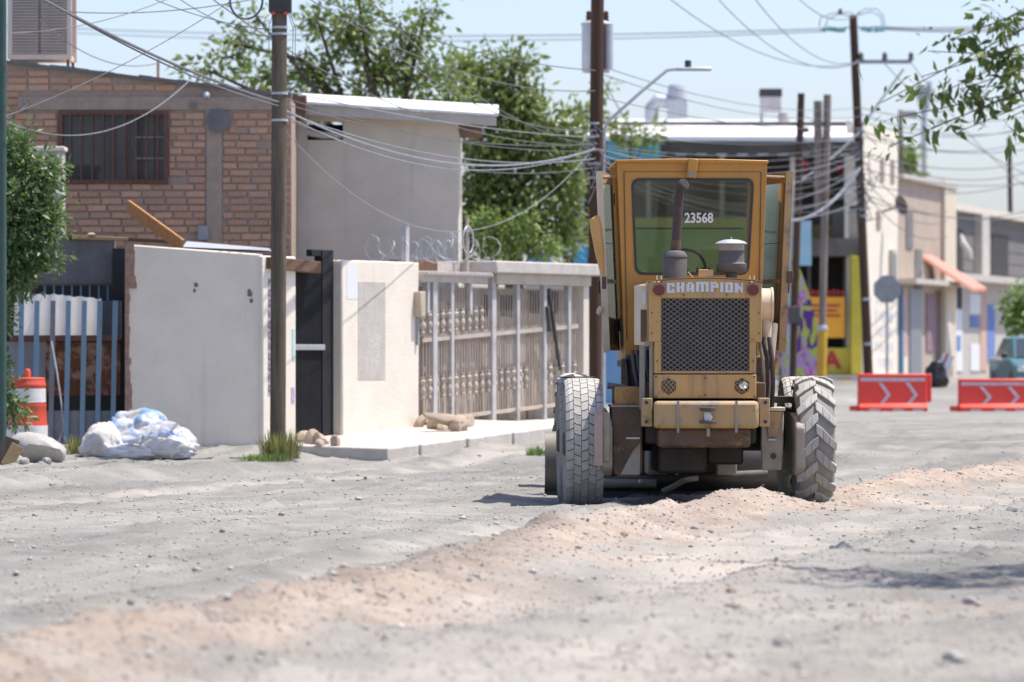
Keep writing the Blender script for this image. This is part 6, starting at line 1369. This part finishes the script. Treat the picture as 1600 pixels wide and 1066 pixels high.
# ================================================================ TREES
def leaf_cloud(pts, dirs, size, rng, droop=.3, aspect=.45):
    """pts (n,3): a folded leaf of four vertices at every point"""
    n_ = len(pts); d = dirs + np.array([0,0,-droop]) + .6*rng.normal(size=(n_,3)); d /= np.linalg.norm(d, axis=1)[:, None]
    s_ = rng.normal(size=(n_,3)); s_ -= (s_*d).sum(1)[:, None]*d; s_ /= np.linalg.norm(s_, axis=1)[:, None]; nn = np.cross(d, s_)
    L_ = size*(.4+.95*rng.random(n_))[:, None]; w_ = L_*aspect*.5
    a = pts; c = pts+d*L_; b_ = pts+d*L_*.45+s_*w_+nn*L_*.07; e_ = pts+d*L_*.45-s_*w_+nn*L_*.07
    V = np.stack([a, b_, c, e_], 1).reshape(-1,3); i = np.arange(n_)[:, None]*4
    return V, np.concatenate([i+np.array([0,1,2]), i+np.array([0,2,3])], 1).reshape(-1,3)
def np_mesh(name, V, Fc, mat):
    me = bpy.data.meshes.new(name); me.vertices.add(len(V)); me.vertices.foreach_set('co', np.ascontiguousarray(V, dtype=np.float32).ravel())
    me.loops.add(Fc.size); me.loops.foreach_set('vertex_index', Fc.ravel().astype(np.int32)); me.polygons.add(len(Fc)); me.polygons.foreach_set('loop_start', np.arange(0, Fc.size, 3, dtype=np.int32)); me.update(calc_edges=True); me.materials.append(mat); return me
def tree(name, label, base, fork, blobs, mat, size, per, clump, seed, cat='tree', tr=.16, droop=.3, aspect=.45, limb_r=.05):
    """blobs: (centre, radii, number of clumps); leaves sit on twigs in each blob"""
    rng = np.random.default_rng(seed); dens = {1:.52,2:.75,5:.72,6:.85}.get(seed, 1); root = thing(name, label, cat, base); b0 = np.array(base)
    tk = MB(); tk.tube([Vector((0,0,-.2)), (Vector(fork)-Vector(base))*.5+Vector((.05,.03,0)), Vector(fork)-Vector(base)], [tr, tr*.85, tr*.7], 10); tk.build('trunk', M['bark'], root)
    Vs, Fs, off = [], [], 0; br = MB()
    for c, r_, nc in blobs:
        c = np.array(c, float)-b0; r_ = np.array(r_, float); f0 = np.array(fork)-b0
        mid = (f0+c)/2+rng.normal(size=3)*.08*np.linalg.norm(c-f0); br.tube([Vector(f0), Vector(mid), Vector(c)], [limb_r, limb_r*.7, limb_r*.35], 6)
        for k in range(max(1, int(nc*dens))):
            u = rng.normal(size=3); u /= np.linalg.norm(u); rad = rng.random()**(1/2.2); p = c+u*r_*rad
            st = c+(p-c)*.25*rng.random(); br.tube([Vector(st), Vector((st+p)/2+rng.normal(size=3)*.05), Vector(p)], [limb_r*.25, limb_r*.17, limb_r*.08], 4)
            n_ = max(3, int(per*(.5+rng.random()))); cl = clump*(.6+.8*rng.random())
            t_ = rng.random(n_)[:, None]; q = p+(st-p)*.25*t_+rng.normal(size=(n_,3))*cl*np.array([.5,.5,.42])
            dirs = (q-p)/cl+.4*u
            V, Fc = leaf_cloud(q, dirs, size, rng, droop, aspect); Vs.append(V); Fs.append(Fc+off); off += len(V)
    br.build('branches', M['bark'], root); crown = bpy.data.objects.new('crown', np_mesh('crown', np.concatenate(Vs), np.concatenate(Fs), mat)); COL.objects.link(crown); crown.parent = root; return root
def bl(px, py, Y, rx, rz_, nc, ry=None): 
    s_ = Y/F; return (tuple(at(px, py, Y)), (rx*s_, (ry if ry else rx*.8)*s_, rz_*s_), nc)
tree('mulberry_tree', 'broad airy green tree rising behind the brick and grey houses', gp(600,84), at(600,260,84),
     [bl(325,110,84,30,22,14),bl(375,70,84,30,42,20),bl(400,25,84,18,28,8),bl(415,120,84,45,26,26),bl(500,120,84,55,48,46),bl(545,45,84,55,42,42),bl(590,110,84,55,50,50),bl(640,60,84,40,50,34),bl(665,20,84,22,20,10),bl(495,30,84,30,26,14),bl(560,-5,84,34,16,12),bl(660,120,84,45,40,32),bl(700,160,84,36,30,24),bl(480,170,84,60,22,24)], M['leaf_a'], .16, 26, .34, 1, tr=.22, limb_r=.07)
tree('mulberry_tree', 'dense rounded green tree between the grey house and the transformer pole', gp(800,90), at(800,300,90),
     [bl(770,120,90,48,36,40),bl(805,100,90,26,20,14),bl(725,110,90,30,30,18),bl(740,170,90,45,40,44),bl(815,170,90,48,50,58),bl(845,225,90,48,50,58),bl(775,240,90,60,55,80),bl(870,280,90,40,50,48),bl(800,320,90,70,55,85),bl(745,310,90,35,60,48),bl(890,220,90,24,32,18),bl(740,380,90,40,30,30),bl(830,370,90,50,25,30),bl(885,350,90,24,50,24)], M['leaf_a'], .16, 30, .34, 2, tr=.22, limb_r=.06)
tree('young_tree', 'slim pale green sapling showing left of the transformer pole above the store wall', gp(985,108), at(985,300,108), [bl(960,200,108,20,14,7),bl(1012,212,108,18,18,9),bl(985,215,108,26,10,8),bl(945,130,108,14,10,4),bl(915,180,108,14,18,6)], M['leaf_a'], .2, 16, .26, 3, tr=.06, limb_r=.025)
tree('leafy_bush', 'bright green bush behind the razor wire and porch roof', gp(775,78), at(775,440,78), [bl(760,350,78,20,20,10),bl(795,360,78,26,22,14),bl(820,350,78,14,18,8),bl(780,385,78,30,20,14),bl(850,385,78,18,20,8)], leafmat('bright_leaf', (.10,.16,.04), (.17,.24,.06), (.28,.34,.12)), .15, 14, .2, 4, 'bush', tr=.05, limb_r=.02)
tree('overhanging_shrub', 'dense dark green feathery shrub overhanging the drum by the green post', (-7.0,59.2,gz1(-7.0,59.2)), (-6.9,59.0,2.2),
     [bl(10,235,58.6,42,34,38,50),bl(55,275,58.6,42,34,42,50),bl(20,330,58.6,70,60,95,70),bl(70,345,58.6,42,34,40,45),bl(15,420,58.6,58,44,62,50),bl(55,400,58.6,36,22,20,35),bl(-8,500,58.6,22,44,18,28),bl(-4,590,58.6,18,50,16,24),bl(14,625,58.6,14,22,5,16),bl(22,655,58.6,7,10,2,8),bl(-50,350,59,55,120,70,60)], M['leaf_b'], .092, 60, .17, 5, 'shrub', tr=.10, droop=.35, aspect=.44, limb_r=.035)
tree('street_tree', 'leafy tree at the roadside with a drooping branch reaching into view', (6.4,31.2,gz1(6.4,31.2)), (5.6,32.0,4.1),
     [bl(1585,110,33,18,40,9,30),bl(1570,30,33,30,20,8,30),bl(1545,80,33,20,30,5,20),bl(1540,150,33,22,26,6,20),bl(1500,140,33,22,18,5,20),bl(1460,150,33,16,16,4,14),bl(1455,200,33,22,14,4,14),bl(1440,120,33,16,10,2,10),bl(1450,80,33,12,8,2,8),bl(1500,205,33,14,12,2,10),bl(1490,60,33,18,10,3,10),bl(1575,185,33,14,24,4,20),bl(1378,160,33,8,8,2,8),bl(1388,230,33,4,4,1,5),bl(1392,185,33,5,5,1,5),
      ((5.3,31.0,4.2),(.95,1.0,.7),70),((3.7,30.3,4.75),(.8,.5,.3),60),((4.7,30.0,4.8),(.9,.9,.35),150),((4.2,29.3,4.7),(.8,.5,.25),80),((5.4,30.6,4.9),(.8,1.0,.4),120),((4.3,28.5,4.6),(1.0,.4,.2),90),((6.6,31.5,4.9),(1.5,1.3,1.0),130),((5.9,30.2,4.5),(1.2,1.0,.8),90),((5.4,29.3,4.0),(1.0,.8,.6),60)], M['leaf_c'], .105, 13, .13, 6, tr=.13, droop=.75, aspect=.42, limb_r=.009)
tree('roadside_tree', 'small bright green tree beside the teal car', gp(1640,118), at(1640,520,118), [bl(1592,470,118,18,24,12),bl(1600,500,118,24,26,16),bl(1640,470,118,40,50,30)], leafmat('lime_leaf', (.10,.19,.03), (.17,.27,.05), (.26,.34,.09)), .2, 24, .3, 7, tr=.07)
# far blocks and hills closing the view
ht = thing('far_building', 'hazy pale flat-roofed house far beyond the side street', 'building', (0,0,0))
bx(MB(), 1405, 1425, 240, 560, 210, 6).build('wall', gr_dark, ht)
tree('far_tree', 'dark conical treetop behind the white building', gp(1412,200), at(1412,330,200), [bl(1412,250,200,10,28,10),bl(1414,285,200,13,30,16)], M['leaf_a'], .4, 24, .5, 9, tr=.12)
hv = []; hf = []
hx = np.linspace(-2600, 2600, 90); 
hz = 70+45*np.array(fbm(hx/700., hx*0+3.1, 4, 61))+30*sst(200, 500, hx)
for k, x_ in enumerate(hx): hv += [(x_, 4200, -20), (x_, 4400, max(20, hz[k])*1.0), (x_, 5200, -20)]
for k in range(len(hx)-1): a = k*3; hf += [(a,a+3,a+4,a+1),(a+1,a+4,a+5,a+2)]
hm = MB(); hm.add(hv, hf); hl = hm.build('hills', pmat('dry_hillside', (.30,.27,.23), (.24,.22,.19), .01, .95), None); tag(hl, 'low dry hills on the horizon', 'hills', kind='structure')
